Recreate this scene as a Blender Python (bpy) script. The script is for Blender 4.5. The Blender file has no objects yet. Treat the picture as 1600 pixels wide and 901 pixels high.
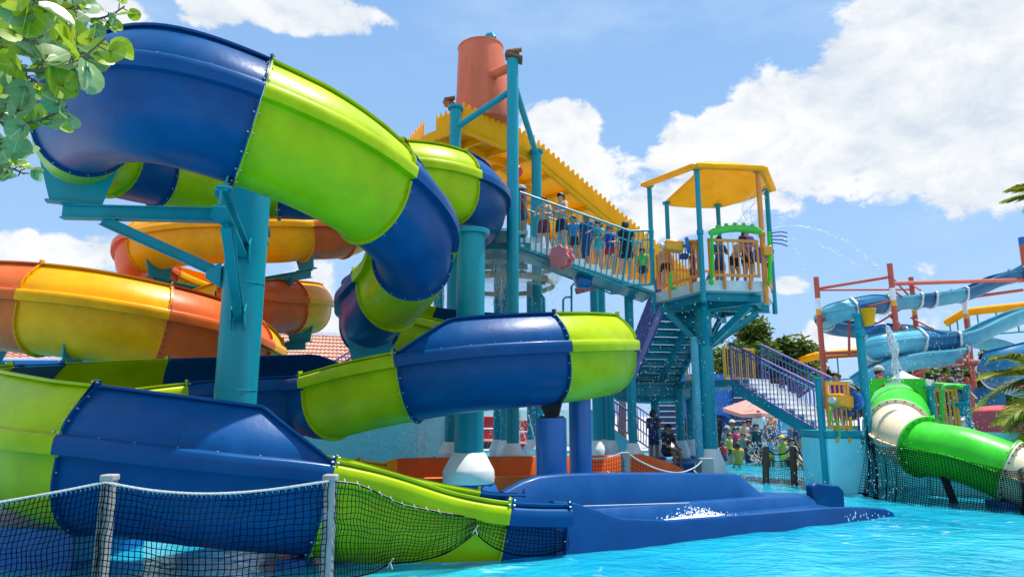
import bpy, bmesh, math, random
from mathutils import Vector, Matrix, Quaternion
random.seed(7)
R = math.radians
SC = bpy.context.scene
COL = SC.collection

# ------------------------------------------------------------------ camera
F_PX = 1600 * 24 / 36
PITCH = math.atan((648 - 450.5) / F_PX)
EYE = 1.6
cam_data = bpy.data.cameras.new('camera')
cam_data.lens = 24; cam_data.sensor_width = 36
cam_data.clip_start = 0.05; cam_data.clip_end = 2000
cam = bpy.data.objects.new('camera', cam_data); COL.objects.link(cam)
cam.location = (0, 0, EYE); cam.rotation_euler = (R(90) + PITCH, 0, 0)
SC.camera = cam

# ------------------------------------------------------------------ exposure
SC.render.engine = 'CYCLES'
SC.view_settings.view_transform = 'Standard'
SC.view_settings.look = 'None'
SC.view_settings.exposure = 0.56
SC.view_settings.gamma = 1
SC.cycles.use_denoising = True
SC.cycles.max_bounces = 8
SC.cycles.transparent_max_bounces = 24
SC.cycles.sample_clamp_indirect = 6
SC.cycles.caustics_reflective = False
SC.cycles.caustics_refractive = False

# ------------------------------------------------------------------ sun
SUN_EL, SUN_AZ = R(72), R(62)        # azimuth from +Y towards +X
sd = bpy.data.lights.new('sun', 'SUN'); sd.energy = 4.7; sd.angle = R(0.53); sd.color = (1, .96, .89)
sun = bpy.data.objects.new('sun', sd); COL.objects.link(sun)
_s = Vector((math.cos(SUN_EL) * math.sin(SUN_AZ), math.cos(SUN_EL) * math.cos(SUN_AZ), math.sin(SUN_EL)))
sun.rotation_euler = _s.to_track_quat('Z', 'Y').to_euler()
sun.location = (-10, -10, 40)

def px_dir(px, py):
    x = (px - 800) / F_PX; y = (450.5 - py) / F_PX
    c, s = math.cos(PITCH), math.sin(PITCH)
    return Vector((x, c - y * s, s + y * c)).normalized()
def at(px, py, Y):
    """the point at distance Y in front of the photographer seen at that place of the photo"""
    d = px_dir(px, py); k = Y / d.y
    return Vector((d.x * k, Y, EYE + d.z * k))
def gz(px, py, z=0.0):
    d = px_dir(px, py); k = (z - EYE) / d.z
    return Vector((d.x * k, d.y * k, z))

# ------------------------------------------------------------------ world: daylight sky with cumulus
W = bpy.data.worlds.new('World'); SC.world = W; W.use_nodes = True
nt = W.node_tree; N = nt.nodes; L = nt.links; N.clear()
def nd(t, **k):
    n = N.new(t)
    for a, b in k.items(): setattr(n, a, b)
    return n
def mth(op, a, b=None, c=None, clamp=False):
    n = nd('ShaderNodeMath', operation=op, use_clamp=clamp)
    for i, v in enumerate((a, b, c)):
        if v is None: continue
        if isinstance(v, (int, float)): n.inputs[i].default_value = v
        else: L.new(v, n.inputs[i])
    return n.outputs[0]
sky = nd('ShaderNodeTexSky', sky_type='NISHITA'); sky.sun_disc = False
sky.sun_elevation = SUN_EL; sky.sun_rotation = SUN_AZ
sky.altitude = 0; sky.air_density = 1.0; sky.dust_density = 0.6; sky.ozone_density = 2.0
tc = nd('ShaderNodeTexCoord')
sep = nd('ShaderNodeSeparateXYZ'); L.new(tc.outputs['Generated'], sep.inputs[0])
az = mth('ARCTAN2', sep.outputs[0], sep.outputs[1]); el = mth('ARCSINE', sep.outputs[2])
BLOBS = [(1440,105,215,140,1.25),(1290,195,200,105,1.2),(1540,215,180,125,1.2),(1420,235,190,80,1.05),(1150,222,150,62,1.1),(1080,243,100,36,.8),(1560,30,140,100,1.2),(1400,280,140,50,.75),
         (1240,290,140,48,.85),(1120,315,130,45,.7),(885,208,66,55,1.1),(925,275,88,64,1.1),(1000,330,120,48,1.0),(850,190,50,40,.8),
         (60,398,150,42,1.05),(160,395,80,34,.8),(20,375,60,20,.7),(320,14,60,32,.75),(470,14,130,40,1.0),(560,20,40,20,.6),(160,14,80,30,.8),
         (490,440,55,50,.9),(510,355,60,30,.8),(545,490,60,50,.8),(1232,447,44,20,.75),(1310,520,80,36,.8),(1420,430,60,24,.45),(720,520,140,40,.45),(900,560,160,40,.4),
         (1480,500,140,40,.4),(250,470,140,40,.45),(1560,330,80,30,.5)]
dens = None
for bx, by, rx, ry, w in BLOBS:
    d = px_dir(bx, by); a0 = math.atan2(d.x, d.y); e0 = math.asin(d.z)
    d1 = px_dir(bx + rx, by); ra = abs(math.atan2(d1.x, d1.y) - a0)
    d2 = px_dir(bx, by - ry); re = abs(math.asin(d2.z) - e0)
    u = mth('MULTIPLY', mth('SUBTRACT', az, a0), 1 / ra)
    v = mth('MULTIPLY', mth('SUBTRACT', el, e0), 1 / re)
    r2 = mth('ADD', mth('MULTIPLY', u, u), mth('MULTIPLY', v, v))
    g = mth('MULTIPLY', mth('SUBTRACT', 1.0, mth('MULTIPLY', r2, .55)), w)
    dens = g if dens is None else mth('MAXIMUM', dens, g)
noi = nd('ShaderNodeTexNoise'); noi.inputs['Scale'].default_value = 10; noi.inputs['Detail'].default_value = 9
noi.inputs['Roughness'].default_value = .64; noi.inputs['Distortion'].default_value = .3
mp = nd('ShaderNodeMapping'); mp.inputs['Scale'].default_value = (1, 1, 1.5); L.new(tc.outputs['Generated'], mp.inputs[0]); L.new(mp.outputs[0], noi.inputs['Vector'])
big = nd('ShaderNodeTexNoise'); big.inputs['Scale'].default_value = 2.6; big.inputs['Detail'].default_value = 4; L.new(mp.outputs[0], big.inputs['Vector'])
behind = mth('MULTIPLY', mth('SUBTRACT', mth('ABSOLUTE', az), 0.95, clamp=True), 3, clamp=True)
generic = mth('MULTIPLY', behind, mth('MULTIPLY', mth('SUBTRACT', big.outputs[0], .36), 3.0))
dens = mth('MAXIMUM', dens, generic)
den2 = mth('ADD', dens, mth('MULTIPLY', mth('SUBTRACT', noi.outputs[0], .5), 2.1))
ramp = nd('ShaderNodeMapRange', interpolation_type='SMOOTHSTEP'); L.new(den2, ramp.inputs[0])
ramp.inputs[1].default_value = .40; ramp.inputs[2].default_value = .66
wis = nd('ShaderNodeTexNoise'); wis.inputs['Scale'].default_value = 3.5; wis.inputs['Detail'].default_value = 7; wis.inputs['Roughness'].default_value = .55
mp2 = nd('ShaderNodeMapping'); mp2.inputs['Scale'].default_value = (1, 1, 2.6); mp2.inputs['Location'].default_value = (3, 1, 2); L.new(tc.outputs['Generated'], mp2.inputs[0]); L.new(mp2.outputs[0], wis.inputs['Vector'])
veil = nd('ShaderNodeMapRange', interpolation_type='SMOOTHSTEP'); L.new(wis.outputs[0], veil.inputs[0]); veil.inputs[1].default_value = .44; veil.inputs[2].default_value = .75; veil.inputs[4].default_value = .58
# pale haze towards the horizon (moist tropical air)
hz = nd('ShaderNodeMapRange', interpolation_type='SMOOTHSTEP'); L.new(el, hz.inputs[0]); hz.inputs[1].default_value = .75; hz.inputs[2].default_value = -.05; hz.inputs[3].default_value = .10; hz.inputs[4].default_value = .62
shn = nd('ShaderNodeTexNoise'); shn.inputs['Scale'].default_value = 7; shn.inputs['Detail'].default_value = 5
mp3 = nd('ShaderNodeMapping'); mp3.inputs['Location'].default_value = (.02, .0, .06); L.new(mp.outputs[0], mp3.inputs[0]); L.new(mp3.outputs[0], shn.inputs['Vector'])
shr = nd('ShaderNodeMapRange', interpolation_type='SMOOTHSTEP'); L.new(shn.outputs[0], shr.inputs[0]); shr.inputs[1].default_value = .32; shr.inputs[2].default_value = .62
noi2 = nd('ShaderNodeTexNoise')
for k_ in ('Scale', 'Detail', 'Roughness', 'Distortion'): noi2.inputs[k_].default_value = noi.inputs[k_].default_value
noi2.inputs['Detail'].default_value = 4
mp4 = nd('ShaderNodeMapping'); mp4.inputs['Scale'].default_value = (1, 1, 1.5); mp4.inputs['Location'].default_value = (.012, 0, .03); L.new(tc.outputs['Generated'], mp4.inputs[0]); L.new(mp4.outputs[0], noi2.inputs['Vector'])
relief = mth('ADD', mth('MULTIPLY', mth('SUBTRACT', noi.outputs[0], noi2.outputs[0]), 4.2), .55, clamp=True)
def mixc(f, a, b):
    m = nd('ShaderNodeMix', data_type='RGBA')
    if isinstance(f, float): m.inputs[0].default_value = f
    else: L.new(f, m.inputs[0])
    for i, v in ((6, a), (7, b)):
        if isinstance(v, tuple): m.inputs[i].default_value = (*v, 1)
        else: L.new(v, m.inputs[i])
    return m.outputs[2]
SKY_K = .093
shade = mth('MULTIPLY', mth('ADD', relief, shr.outputs[0]), .56, clamp=True)
cl = mixc(shade, (5.0, 5.6, 6.4), (7.3, 7.4, 7.5))
base = mixc(.62, sky.outputs[0], (1.9, 4.0, 7.6))
base = mixc(hz.outputs[0], base, (3.6, 5.4, 7.6))
base = mixc(veil.outputs[0], base, (4.0, 5.5, 7.4))
full = mixc(ramp.outputs[0], base, cl)
bg = nd('ShaderNodeBackground'); L.new(full, bg.inputs[0]); bg.inputs[1].default_value = SKY_K
out = nd('ShaderNodeOutputWorld'); L.new(bg.outputs[0], out.inputs[0])

# ------------------------------------------------------------------ materials
def material(name, col, rough=.4, coat=0.0, var=.12, vscale=3.0, bump=0.0, bscale=40.0, metal=0.0, spec=.5, streak=False, stain=None, stain_amt=.35, trans=0.0, alpha=1.0, thin=0.0):
    m = bpy.data.materials.new(name); m.use_nodes = True
    t = m.node_tree; b = t.nodes['Principled BSDF']
    b.inputs['Roughness'].default_value = rough; b.inputs['Metallic'].default_value = metal
    b.inputs['Specular IOR Level'].default_value = spec
    b.inputs['Coat Weight'].default_value = coat; b.inputs['Coat Roughness'].default_value = .12
    if trans: b.inputs['Transmission Weight'].default_value = trans
    if alpha < 1: b.inputs['Alpha'].default_value = alpha
    c = t.nodes.new('ShaderNodeTexCoord')
    n = t.nodes.new('ShaderNodeTexNoise'); n.inputs['Scale'].default_value = vscale; n.inputs['Detail'].default_value = 6; n.inputs['Roughness'].default_value = .62
    if streak:
        mpn = t.nodes.new('ShaderNodeMapping'); mpn.inputs['Scale'].default_value = (1, 1, .14)
        t.links.new(c.outputs['Object'], mpn.inputs[0]); t.links.new(mpn.outputs[0], n.inputs['Vector'])
    else: t.links.new(c.outputs['Object'], n.inputs['Vector'])
    r = t.nodes.new('ShaderNodeValToRGB')
    e = r.color_ramp.elements; e[0].position = .32; e[1].position = .70
    e[0].color = (*[min(1, v * (1 - var)) for v in col], 1); e[1].color = (*[min(1, v * (1 + var) + var * .01) for v in col], 1)
    t.links.new(n.outputs[0], r.inputs[0]); last = r.outputs[0]
    if stain:
        n2 = t.nodes.new('ShaderNodeTexNoise'); n2.inputs['Scale'].default_value = 1.3; n2.inputs['Detail'].default_value = 9; n2.inputs['Roughness'].default_value = .72
        t.links.new(c.outputs['Object'], n2.inputs['Vector'])
        mr = t.nodes.new('ShaderNodeMapRange'); mr.inputs[1].default_value = .56; mr.inputs[2].default_value = .74; mr.inputs[4].default_value = stain_amt
        t.links.new(n2.outputs[0], mr.inputs[0])
        mx = t.nodes.new('ShaderNodeMix'); mx.data_type = 'RGBA'; t.links.new(mr.outputs[0], mx.inputs[0]); t.links.new(last, mx.inputs[6]); mx.inputs[7].default_value = (*stain, 1)
        last = mx.outputs[2]
    t.links.new(last, b.inputs['Base Color'])
    rr = t.nodes.new('ShaderNodeMapRange'); rr.inputs[3].default_value = max(0, rough - .08); rr.inputs[4].default_value = min(1, rough + .12)
    t.links.new(n.outputs[0], rr.inputs[0]); t.links.new(rr.outputs[0], b.inputs['Roughness'])
    if bump:
        nb = t.nodes.new('ShaderNodeTexNoise'); nb.inputs['Scale'].default_value = bscale; nb.inputs['Detail'].default_value = 3
        t.links.new(c.outputs['Object'], nb.inputs['Vector'])
        bp = t.nodes.new('ShaderNodeBump'); bp.inputs['Strength'].default_value = bump; bp.inputs['Distance'].default_value = .02
        t.links.new(nb.outputs[0], bp.inputs['Height']); t.links.new(bp.outputs[0], b.inputs['Normal'])
    if thin:                                             # sunlight glowing through thin fibreglass, cloth or leaf
        tr = t.nodes.new('ShaderNodeBsdfTranslucent'); t.links.new(last, tr.inputs[0]); ms = t.nodes.new('ShaderNodeMixShader'); ms.inputs[0].default_value = thin
        t.links.new(b.outputs[0], ms.inputs[1]); t.links.new(tr.outputs[0], ms.inputs[2]); t.links.new(ms.outputs[0], t.nodes['Material Output'].inputs[0])
    return m
M = {}
def fg(name, col, **k):
    k = dict(dict(rough=.34, coat=.05, spec=.15, var=.14, vscale=2.2, bump=.10, bscale=14), **k)
    M[name] = material('fibreglass_' + name, col, **k)
fg('blue', (.0003, .064, .215), stain=(.008, .13, .31), stain_amt=.5)
fg('green', (.38, .50, .001), stain=(.50, .56, .03), stain_amt=.5)
fg('orange', (.66, .125, .022), stain=(.74, .23, .09), stain_amt=.35)
fg('yellow', (.92, .38, .002), stain=(.62, .27, .005), stain_amt=.45)
fg('runout', (.0008, .060, .215), stain=(.003, .10, .29), stain_amt=.25)
fg('bright_green', (.045, .56, .03), stain=(.22, .72, .16), stain_amt=.5)
fg('cream', (.76, .66, .45), var=.06)
fg('sky_blue', (.11, .42, .56), stain=(.22, .56, .68), stain_amt=.3)
fg('mid_blue', (.025, .17, .34), stain=(.08, .27, .45), stain_amt=.4)
fg('terracotta', (.60, .155, .085), rough=.4, var=.14, stain=(.36, .085, .045), stain_amt=.35, streak=True)
fg('pink', (.66, .22, .24), rough=.5)
fg('canopy_yellow', (.98, .55, .004), rough=.38, var=.08, stain=(.80, .38, .01), stain_amt=.28, thin=.34)
def pm(name, col, rough=.4, **k): M[name] = material(name + '_paint', col, rough, **dict(dict(var=.10, vscale=4, coat=.15), **k))
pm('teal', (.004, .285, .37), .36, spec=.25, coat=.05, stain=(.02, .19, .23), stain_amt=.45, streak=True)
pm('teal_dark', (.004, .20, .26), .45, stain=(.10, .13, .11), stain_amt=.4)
pm('paint_blue', (.004, .12, .42), .35)
pm('purple', (.14, .13, .42), .4)
pm('paint_orange', (.82, .27, .035), .4, stain=(.7, .3, .1), stain_amt=.3)
pm('rail_yellow', (.88, .36, .015), .4)
pm('red_steel', (.50, .08, .045), .5, stain=(.62, .2, .12), stain_amt=.5)
pm('red', (.55, .03, .04), .4)
pm('white', (.78, .80, .80), .5, stain=(.55, .58, .56), stain_amt=.35)
pm('pale_grey', (.58, .64, .67), .5, stain=(.36, .38, .36), stain_amt=.45)
pm('aqua_pale', (.50, .84, .87), .5, stain=(.4, .7, .75), stain_amt=.3)
pm('aqua_wall', (.24, .80, .88), .5, var=.06, stain=(.12, .56, .68), stain_amt=.35)
pm('deck_grey', (.32, .34, .34), .7)
pm('lime', (.05, .50, .05), .4)
M['steel'] = material('zinc_bolt', (.55, .57, .56), .35, metal=.9)
M['rope'] = material('white_rope', (.55, .51, .50), .8)
M['net'] = material('black_net_cord', (.003, .004, .006), .9, spec=.1)
M['post'] = material('grey_timber_post', (.36, .31, .30), .75, var=.18, vscale=6, stain=(.20, .17, .165), bump=.3, bscale=30, streak=True)
M['wood'] = material('dark_timber', (.10, .055, .035), .75, var=.3, streak=True)
M['rust'] = material('rusty_bracket', (.20, .10, .06), .8, var=.4, vscale=20)
M['black'] = material('black_rubber', (.015, .017, .02), .5)
M['concrete'] = material('pool_paving', (.42, .40, .37), .8, var=.12, vscale=1.2, bump=.2)
M['foam'] = material('water_foam', (.86, .90, .92), .5, var=.03)

# ------------------------------------------------------------------ mesh helpers
class MB:
    def __init__(s): s.v = []; s.f = []; s.m = []
    def add(s, vs, fs, mi=0):
        o = len(s.v); s.v += [Vector(v) for v in vs]; s.f += [tuple(i + o for i in f) for f in fs]; s.m += [mi] * len(fs); return s
    def box(s, c, size, rot=None, mi=0):
        c = Vector(c); h = [x / 2 for x in size]
        vs = [Vector((a * h[0], b * h[1], d * h[2])) for a in (-1, 1) for b in (-1, 1) for d in (-1, 1)]
        if rot is not None: vs = [rot @ v for v in vs]
        return s.add([v + c for v in vs], [(0, 1, 3, 2), (4, 6, 7, 5), (0, 4, 5, 1), (2, 3, 7, 6), (0, 2, 6, 4), (1, 5, 7, 3)], mi)
    def beam(s, a, b, w, h, up=(0, 0, 1), mi=0):
        a = Vector(a); b = Vector(b); t = (b - a)
        if t.length < 1e-6: return s
        t.normalize(); up = Vector(up)
        if abs(t.dot(up)) > .98: up = Vector((0, 1, 0))
        x = t.cross(up).normalized() * (w / 2); z = x.cross(t).normalized() * (h / 2)
        vs = [p + i * x + j * z for p in (a, b) for i, j in ((-1, -1), (1, -1), (1, 1), (-1, 1))]
        return s.add(vs, [(3, 2, 1, 0), (4, 5, 6, 7), (0, 1, 5, 4), (1, 2, 6, 5), (2, 3, 7, 6), (3, 0, 4, 7)], mi)
    def ibeam(s, a, b, w, h, mi=0):
        a = Vector(a); b = Vector(b); t = (b - a).normalized(); x = t.cross(Vector((0, 0, 1)))
        if x.length < .05: x = Vector((1, 0, 0))
        x.normalize(); z = x.cross(t)
        s.beam(a, b, w * .18, h * .9, up=z, mi=mi)
        for k in (-1, 1): s.beam(a + z * k * h * .455, b + z * k * h * .455, w, h * .09, up=z, mi=mi)
        return s
    def tube(s, pts, r, n=10, caps=True, mi=0, closed=False):
        pts = [Vector(p) for p in pts]; k = len(pts)
        rs = r if isinstance(r, (list, tuple)) else [r] * k
        o = len(s.v); ref = None
        for i, p in enumerate(pts):
            if closed: t = pts[(i + 1) % k] - pts[i - 1]
            else: t = pts[min(i + 1, k - 1)] - pts[max(i - 1, 0)]
            t = t.normalized() if t.length > 1e-9 else Vector((0, 0, 1))
            if ref is None:
                ref = Vector((0, 0, 1)) if abs(t.z) < .9 else Vector((1, 0, 0))
            x = (ref - t * ref.dot(t))
            x = x.normalized() if x.length > 1e-6 else t.orthogonal().normalized()
            ref = x; y = t.cross(x)
            for j in range(n):
                a = 2 * math.pi * j / n; s.v.append(p + (x * math.cos(a) + y * math.sin(a)) * rs[i])
        for i in range(k if closed else k - 1):
            i2 = (i + 1) % k
            for j in range(n):
                s.f.append((o + i * n + j, o + i * n + (j + 1) % n, o + i2 * n + (j + 1) % n, o + i2 * n + j)); s.m.append(mi)
        if caps and not closed:
            s.f.append(tuple(o + j for j in range(n))[::-1]); s.m.append(mi)
            s.f.append(tuple(o + (k - 1) * n + j for j in range(n))); s.m.append(mi)
        return s
    def lathe(s, c, prof, n=32, axis=None, mi=0, caps=True):
        """prof: (radius, height) along axis from c"""
        c = Vector(c); ax = Vector(axis or (0, 0, 1)).normalized()
        x = ax.orthogonal().normalized() if abs(ax.z) < .999 else Vector((1, 0, 0)); y = ax.cross(x)
        o = len(s.v); k = len(prof)
        for r, h in prof:
            for j in range(n):
                a = 2 * math.pi * j / n; s.v.append(c + ax * h + (x * math.cos(a) + y * math.sin(a)) * r)
        for i in range(k - 1):
            for j in range(n):
                s.f.append((o + i * n + j, o + i * n + (j + 1) % n, o + (i + 1) * n + (j + 1) % n, o + (i + 1) * n + j)); s.m.append(mi)
        if caps:
            s.f.append(tuple(o + j for j in range(n))[::-1]); s.m.append(mi)
            s.f.append(tuple(o + (k - 1) * n + j for j in range(n))); s.m.append(mi)
        return s
    def prism(s, poly, off, mi=0):
        """closed polygon (3D points) extruded by vector off"""
        poly = [Vector(p) for p in poly]; off = Vector(off); n = len(poly)
        vs = poly + [p + off for p in poly]
        return s.add(vs, [tuple(range(n))[::-1], tuple(range(n, 2 * n))] + [(i, (i + 1) % n, n + (i + 1) % n, n + i) for i in range(n)], mi)
    def sweep(s, rings, closed_ring=True, caps=True, mi=0):
        n = len(rings[0]); o = len(s.v)
        for r in rings: s.v += [Vector(p) for p in r]
        for i in range(len(rings) - 1):
            for j in range(n if closed_ring else n - 1):
                s.f.append((o + i * n + j, o + i * n + (j + 1) % n, o + (i + 1) * n + (j + 1) % n, o + (i + 1) * n + j)); s.m.append(mi)
        if caps and closed_ring:
            s.f.append(tuple(o + j for j in range(n))[::-1]); s.m.append(mi)
            s.f.append(tuple(o + (len(rings) - 1) * n + j for j in range(n))); s.m.append(mi)
        return s
    def ball(s, c, r, n=10, mi=0, sx=(1, 1, 1)):
        c = Vector(c); k = max(4, n // 2 + 1); pts = []
        for i in range(1, k):
            ph = math.pi * i / k
            for j in range(n):
                a = 2 * math.pi * j / n; pts.append(c + Vector((math.sin(ph) * math.cos(a) * r * sx[0], math.sin(ph) * math.sin(a) * r * sx[1], math.cos(ph) * r * sx[2])))
        top = len(pts); pts += [c + Vector((0, 0, r * sx[2])), c - Vector((0, 0, r * sx[2]))]
        fs = []
        for i in range(k - 2):
            for j in range(n): fs.append((i * n + j, (i + 1) * n + j, (i + 1) * n + (j + 1) % n, i * n + (j + 1) % n))
        for j in range(n): fs.append((top, j, (j + 1) % n)); fs.append((top + 1, (k - 2) * n + (j + 1) % n, (k - 2) * n + j))
        return s.add(pts, fs, mi)
    def build(s, name, mats, parent=None, label=None, smooth=35, fix=True, bevel=0.0, cat=None, group=None, kind=None, origin=None):
        me = bpy.data.meshes.new(name)
        o = Vector(origin) if origin is not None else Vector((0, 0, 0))
        base = parent.matrix_basis_loc if False else None
        off = world_loc(parent) if parent is not None else Vector((0, 0, 0))
        if origin is None and parent is None and s.v:
            lo = [min(v[i] for v in s.v) for i in range(3)]; hi = [max(v[i] for v in s.v) for i in range(3)]
            o = Vector(((lo[0] + hi[0]) / 2, (lo[1] + hi[1]) / 2, lo[2]))
        elif parent is not None: o = off
        me.from_pydata([v - o for v in s.v], [], s.f)
        if not isinstance(mats, (list, tuple)): mats = [mats]
        for m in mats: me.materials.append(M[m] if isinstance(m, str) else m)
        me.polygons.foreach_set('material_index', s.m)
        if fix:
            bm = bmesh.new(); bm.from_mesh(me); bmesh.ops.recalc_face_normals(bm, faces=bm.faces); bm.to_mesh(me); bm.free()
        if smooth:
            me.polygons.foreach_set('use_smooth', [True] * len(me.polygons)); me.set_sharp_from_angle(angle=R(smooth))
        ob = bpy.data.objects.new(name, me); COL.objects.link(ob)
        if parent is not None: ob.parent = parent
        else: ob.location = o
        if bevel:
            b = ob.modifiers.new('bevel', 'BEVEL'); b.width = bevel; b.segments = 2; b.limit_method = 'ANGLE'; b.angle_limit = R(40)
        tag(ob, label, cat, group, kind)
        return ob
def world_loc(o):
    v = Vector((0, 0, 0))
    while o is not None: v += o.location; o = o.parent
    return v
def tag(o, label=None, cat=None, group=None, kind=None):
    if label: o['label'] = label
    if cat: o['category'] = cat
    if group: o['group'] = group
    if kind: o['kind'] = kind
    return o
def thing(name, label, cat, loc=(0, 0, 0), group=None):
    o = bpy.data.objects.new(name, None); o.empty_display_size = .2; COL.objects.link(o); o.location = loc
    return tag(o, label, cat, group, 'thing')
def copy_tree(o, parent=None):
    c = o.copy(); COL.objects.link(c); c.parent = parent
    for ch in list(o.children): copy_tree(ch, c)
    return c
def catmull(P, t):
    i = int(min(max(t, 0), len(P) - 1.000001)); f = t - i
    g = lambda k: P[min(max(k, 0), len(P) - 1)]
    a, b, c, d = g(i - 1), g(i), g(i + 1), g(i + 2)
    return tuple(.5 * (2 * b[k] + (c[k] - a[k]) * f + (2 * a[k] - 5 * b[k] + 4 * c[k] - d[k]) * f * f + (3 * b[k] - a[k] - 3 * c[k] + d[k]) * f ** 3) for k in range(len(a)))
def spline(P, step=6):
    return [Vector(catmull(P, i / step)) for i in range((len(P) - 1) * step + 1)]
# ------------------------------------------------------------------ water and ground
def water_material():
    m = bpy.data.materials.new('pool_water'); m.use_nodes = True; t = m.node_tree; b = t.nodes['Principled BSDF']
    c = t.nodes.new('ShaderNodeTexCoord')
    def noise(scale, detail, stretch=(1, 1, 1), dist=0.0):
        mpn = t.nodes.new('ShaderNodeMapping'); mpn.inputs['Scale'].default_value = stretch; t.links.new(c.outputs['Object'], mpn.inputs[0])
        n = t.nodes.new('ShaderNodeTexNoise'); n.inputs['Scale'].default_value = scale; n.inputs['Detail'].default_value = detail; n.inputs['Distortion'].default_value = dist
        t.links.new(mpn.outputs[0], n.inputs['Vector']); return n.outputs[0]
    n1 = noise(.5, 4); r = t.nodes.new('ShaderNodeValToRGB'); e = r.color_ramp.elements
    e[0].position = .35; e[0].color = (.004, .275, .45, 1); e[1].position = .68; e[1].color = (.02, .42, .58, 1)
    t.links.new(n1, r.inputs[0])
    # aerated water where the slides and the spray stir it up
    foam = noise(2.6, 9, (1, 1.6, 1), 1.2); big = noise(.22, 3)
    add = t.nodes.new('ShaderNodeMath'); add.operation = 'MULTIPLY_ADD'; t.links.new(big, add.inputs[0]); add.inputs[1].default_value = .8; t.links.new(foam, add.inputs[2])
    mr = t.nodes.new('ShaderNodeMapRange'); mr.interpolation_type = 'SMOOTHSTEP'; t.links.new(add.outputs[0], mr.inputs[0]); mr.inputs[1].default_value = 1.03; mr.inputs[2].default_value = 1.26; mr.inputs[4].default_value = .75
    mx = t.nodes.new('ShaderNodeMix'); mx.data_type = 'RGBA'; t.links.new(mr.outputs[0], mx.inputs[0]); t.links.new(r.outputs[0], mx.inputs[6]); mx.inputs[7].default_value = (.60, .84, .90, 1)
    t.links.new(mx.outputs[2], b.inputs['Base Color'])
    b.inputs['Subsurface Weight'].default_value = .65; b.inputs['Subsurface Radius'].default_value = (.12, .7, 1.0); b.inputs['Subsurface Scale'].default_value = .9
    b.inputs['Roughness'].default_value = .07; b.inputs['IOR'].default_value = 1.333
    h1 = noise(1.6, 3, (1, 1.5, 1), .6); h2 = noise(6.5, 4, (1, 1.3, 1), .8)
    s = t.nodes.new('ShaderNodeMath'); s.operation = 'MULTIPLY_ADD'; t.links.new(h2, s.inputs[0]); s.inputs[1].default_value = .30; t.links.new(h1, s.inputs[2])
    bp = t.nodes.new('ShaderNodeBump'); bp.inputs['Strength'].default_value = .50; bp.inputs['Distance'].default_value = .10
    t.links.new(s.outputs[0], bp.inputs['Height']); t.links.new(bp.outputs[0], b.inputs['Normal'])
    return m
M['water'] = water_material()
mb = MB(); nx, ny = 150, 120
from mathutils import noise as mnoise
for j in range(ny + 1):
    y = -6 + 36.5 * (j / ny)
    for i in range(nx + 1):
        x = -16 + 32 * i / nx
        z = .022 * mnoise.noise((x * 1.1, y * 1.4, 0)) + .016 * mnoise.noise((x * 2.7, y * 3.3, 5))
        mb.v.append(Vector((x, y, z)))
for j in range(ny):
    for i in range(nx):
        a = j * (nx + 1) + i; mb.f.append((a, a + 1, a + nx + 2, a + nx + 1)); mb.m.append(0)
edge = [i for i in range(nx + 1)] + [j * (nx + 1) + nx for j in range(1, ny + 1)] + [ny * (nx + 1) + i for i in range(nx - 1, -1, -1)] + [j * (nx + 1) for j in range(ny - 1, 0, -1)]
o = len(mb.v); mb.v += [Vector((mb.v[i].x, mb.v[i].y, -.88)) for i in edge]; k = len(edge)
for i in range(k): mb.f.append((edge[i], edge[(i + 1) % k], o + (i + 1) % k, o + i)); mb.m.append(0)
mb.f.append(tuple(o + i for i in range(k))); mb.m.append(0)
mb.build('water', 'water', kind='structure', origin=(0, 0, 0), smooth=40)
mb = MB().box((0, 400, -.95), (1600, 1700, .1)); mb.build('ground', 'concrete', kind='structure', smooth=0)
mb = MB().box((0, 46, -.4), (80, 31, 1.0)); mb.box((-31, 12, -.4), (30, 37, 1.0)); mb.box((31.2, 12, -.4), (30, 37, 1.0)); mb.build('pool_deck', 'concrete', kind='structure', smooth=0, bevel=.03)

# ------------------------------------------------------------------ flume sections
def flume_profile(hR, hL, S=1.0):
    """outer polyline from left rim over the bottom to right rim, (u, v); hR/hL: 0 open rim .. 1 full splash wall"""
    def side(h):
        pts = []
        for i in range(1, 10):
            a = R(-90 + 90 * i / 9); pts.append((.6 * math.cos(a), .66 + .66 * math.sin(a)))
        pts += [(.605, .80), (.612, .83), (.722, .832), (.728, .93), (.722, .995), (.700, 1.020), (.628, 1.028)]
        for i in range(1, 9):
            t = i / 8 * max(h, .03); pts.append((.622 - .36 * t ** 1.7, 1.03 + .47 * t))
        u, v = pts[-1]; pts += [(u + .055, v + .004), (u + .06, v + .03), (u - .0, v + .034)]
        return pts
    Rr = side(hR); Ll = side(hL)
    P = [(-u, v) for u, v in Ll][::-1] + [(0.0, 0.0)] + Rr
    return [(u * S, v * S) for u, v in P]
def offset_poly(P, d):
    out = []
    for i, (u, v) in enumerate(P):
        a = P[max(i - 1, 0)]; b = P[min(i + 1, len(P) - 1)]
        tx, ty = b[0] - a[0], b[1] - a[1]; l = math.hypot(tx, ty) or 1
        out.append((u + ty / l * d, v - tx / l * d))
    return out
HR = [(0, 0), (4.4, 0), (4.9, 1), (13.5, 1), (14.0, 0), (24.5, 0), (24.95, 1), (31.1, 1), (31.78, 0)]     # splash wall on the right / left of the rider
HL = [(0, 1), (4.0, 1), (4.5, 0), (14.3, 0), (14.9, 1), (22.05, 1), (22.56, 0)]
def wall(T, t):
    for (a, b), (c, d) in zip(T, T[1:]):
        if a <= t <= c: return b + (d - b) * (t - a) / (c - a)
    return T[-1][1] if t > T[-1][0] else T[0][1]
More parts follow.
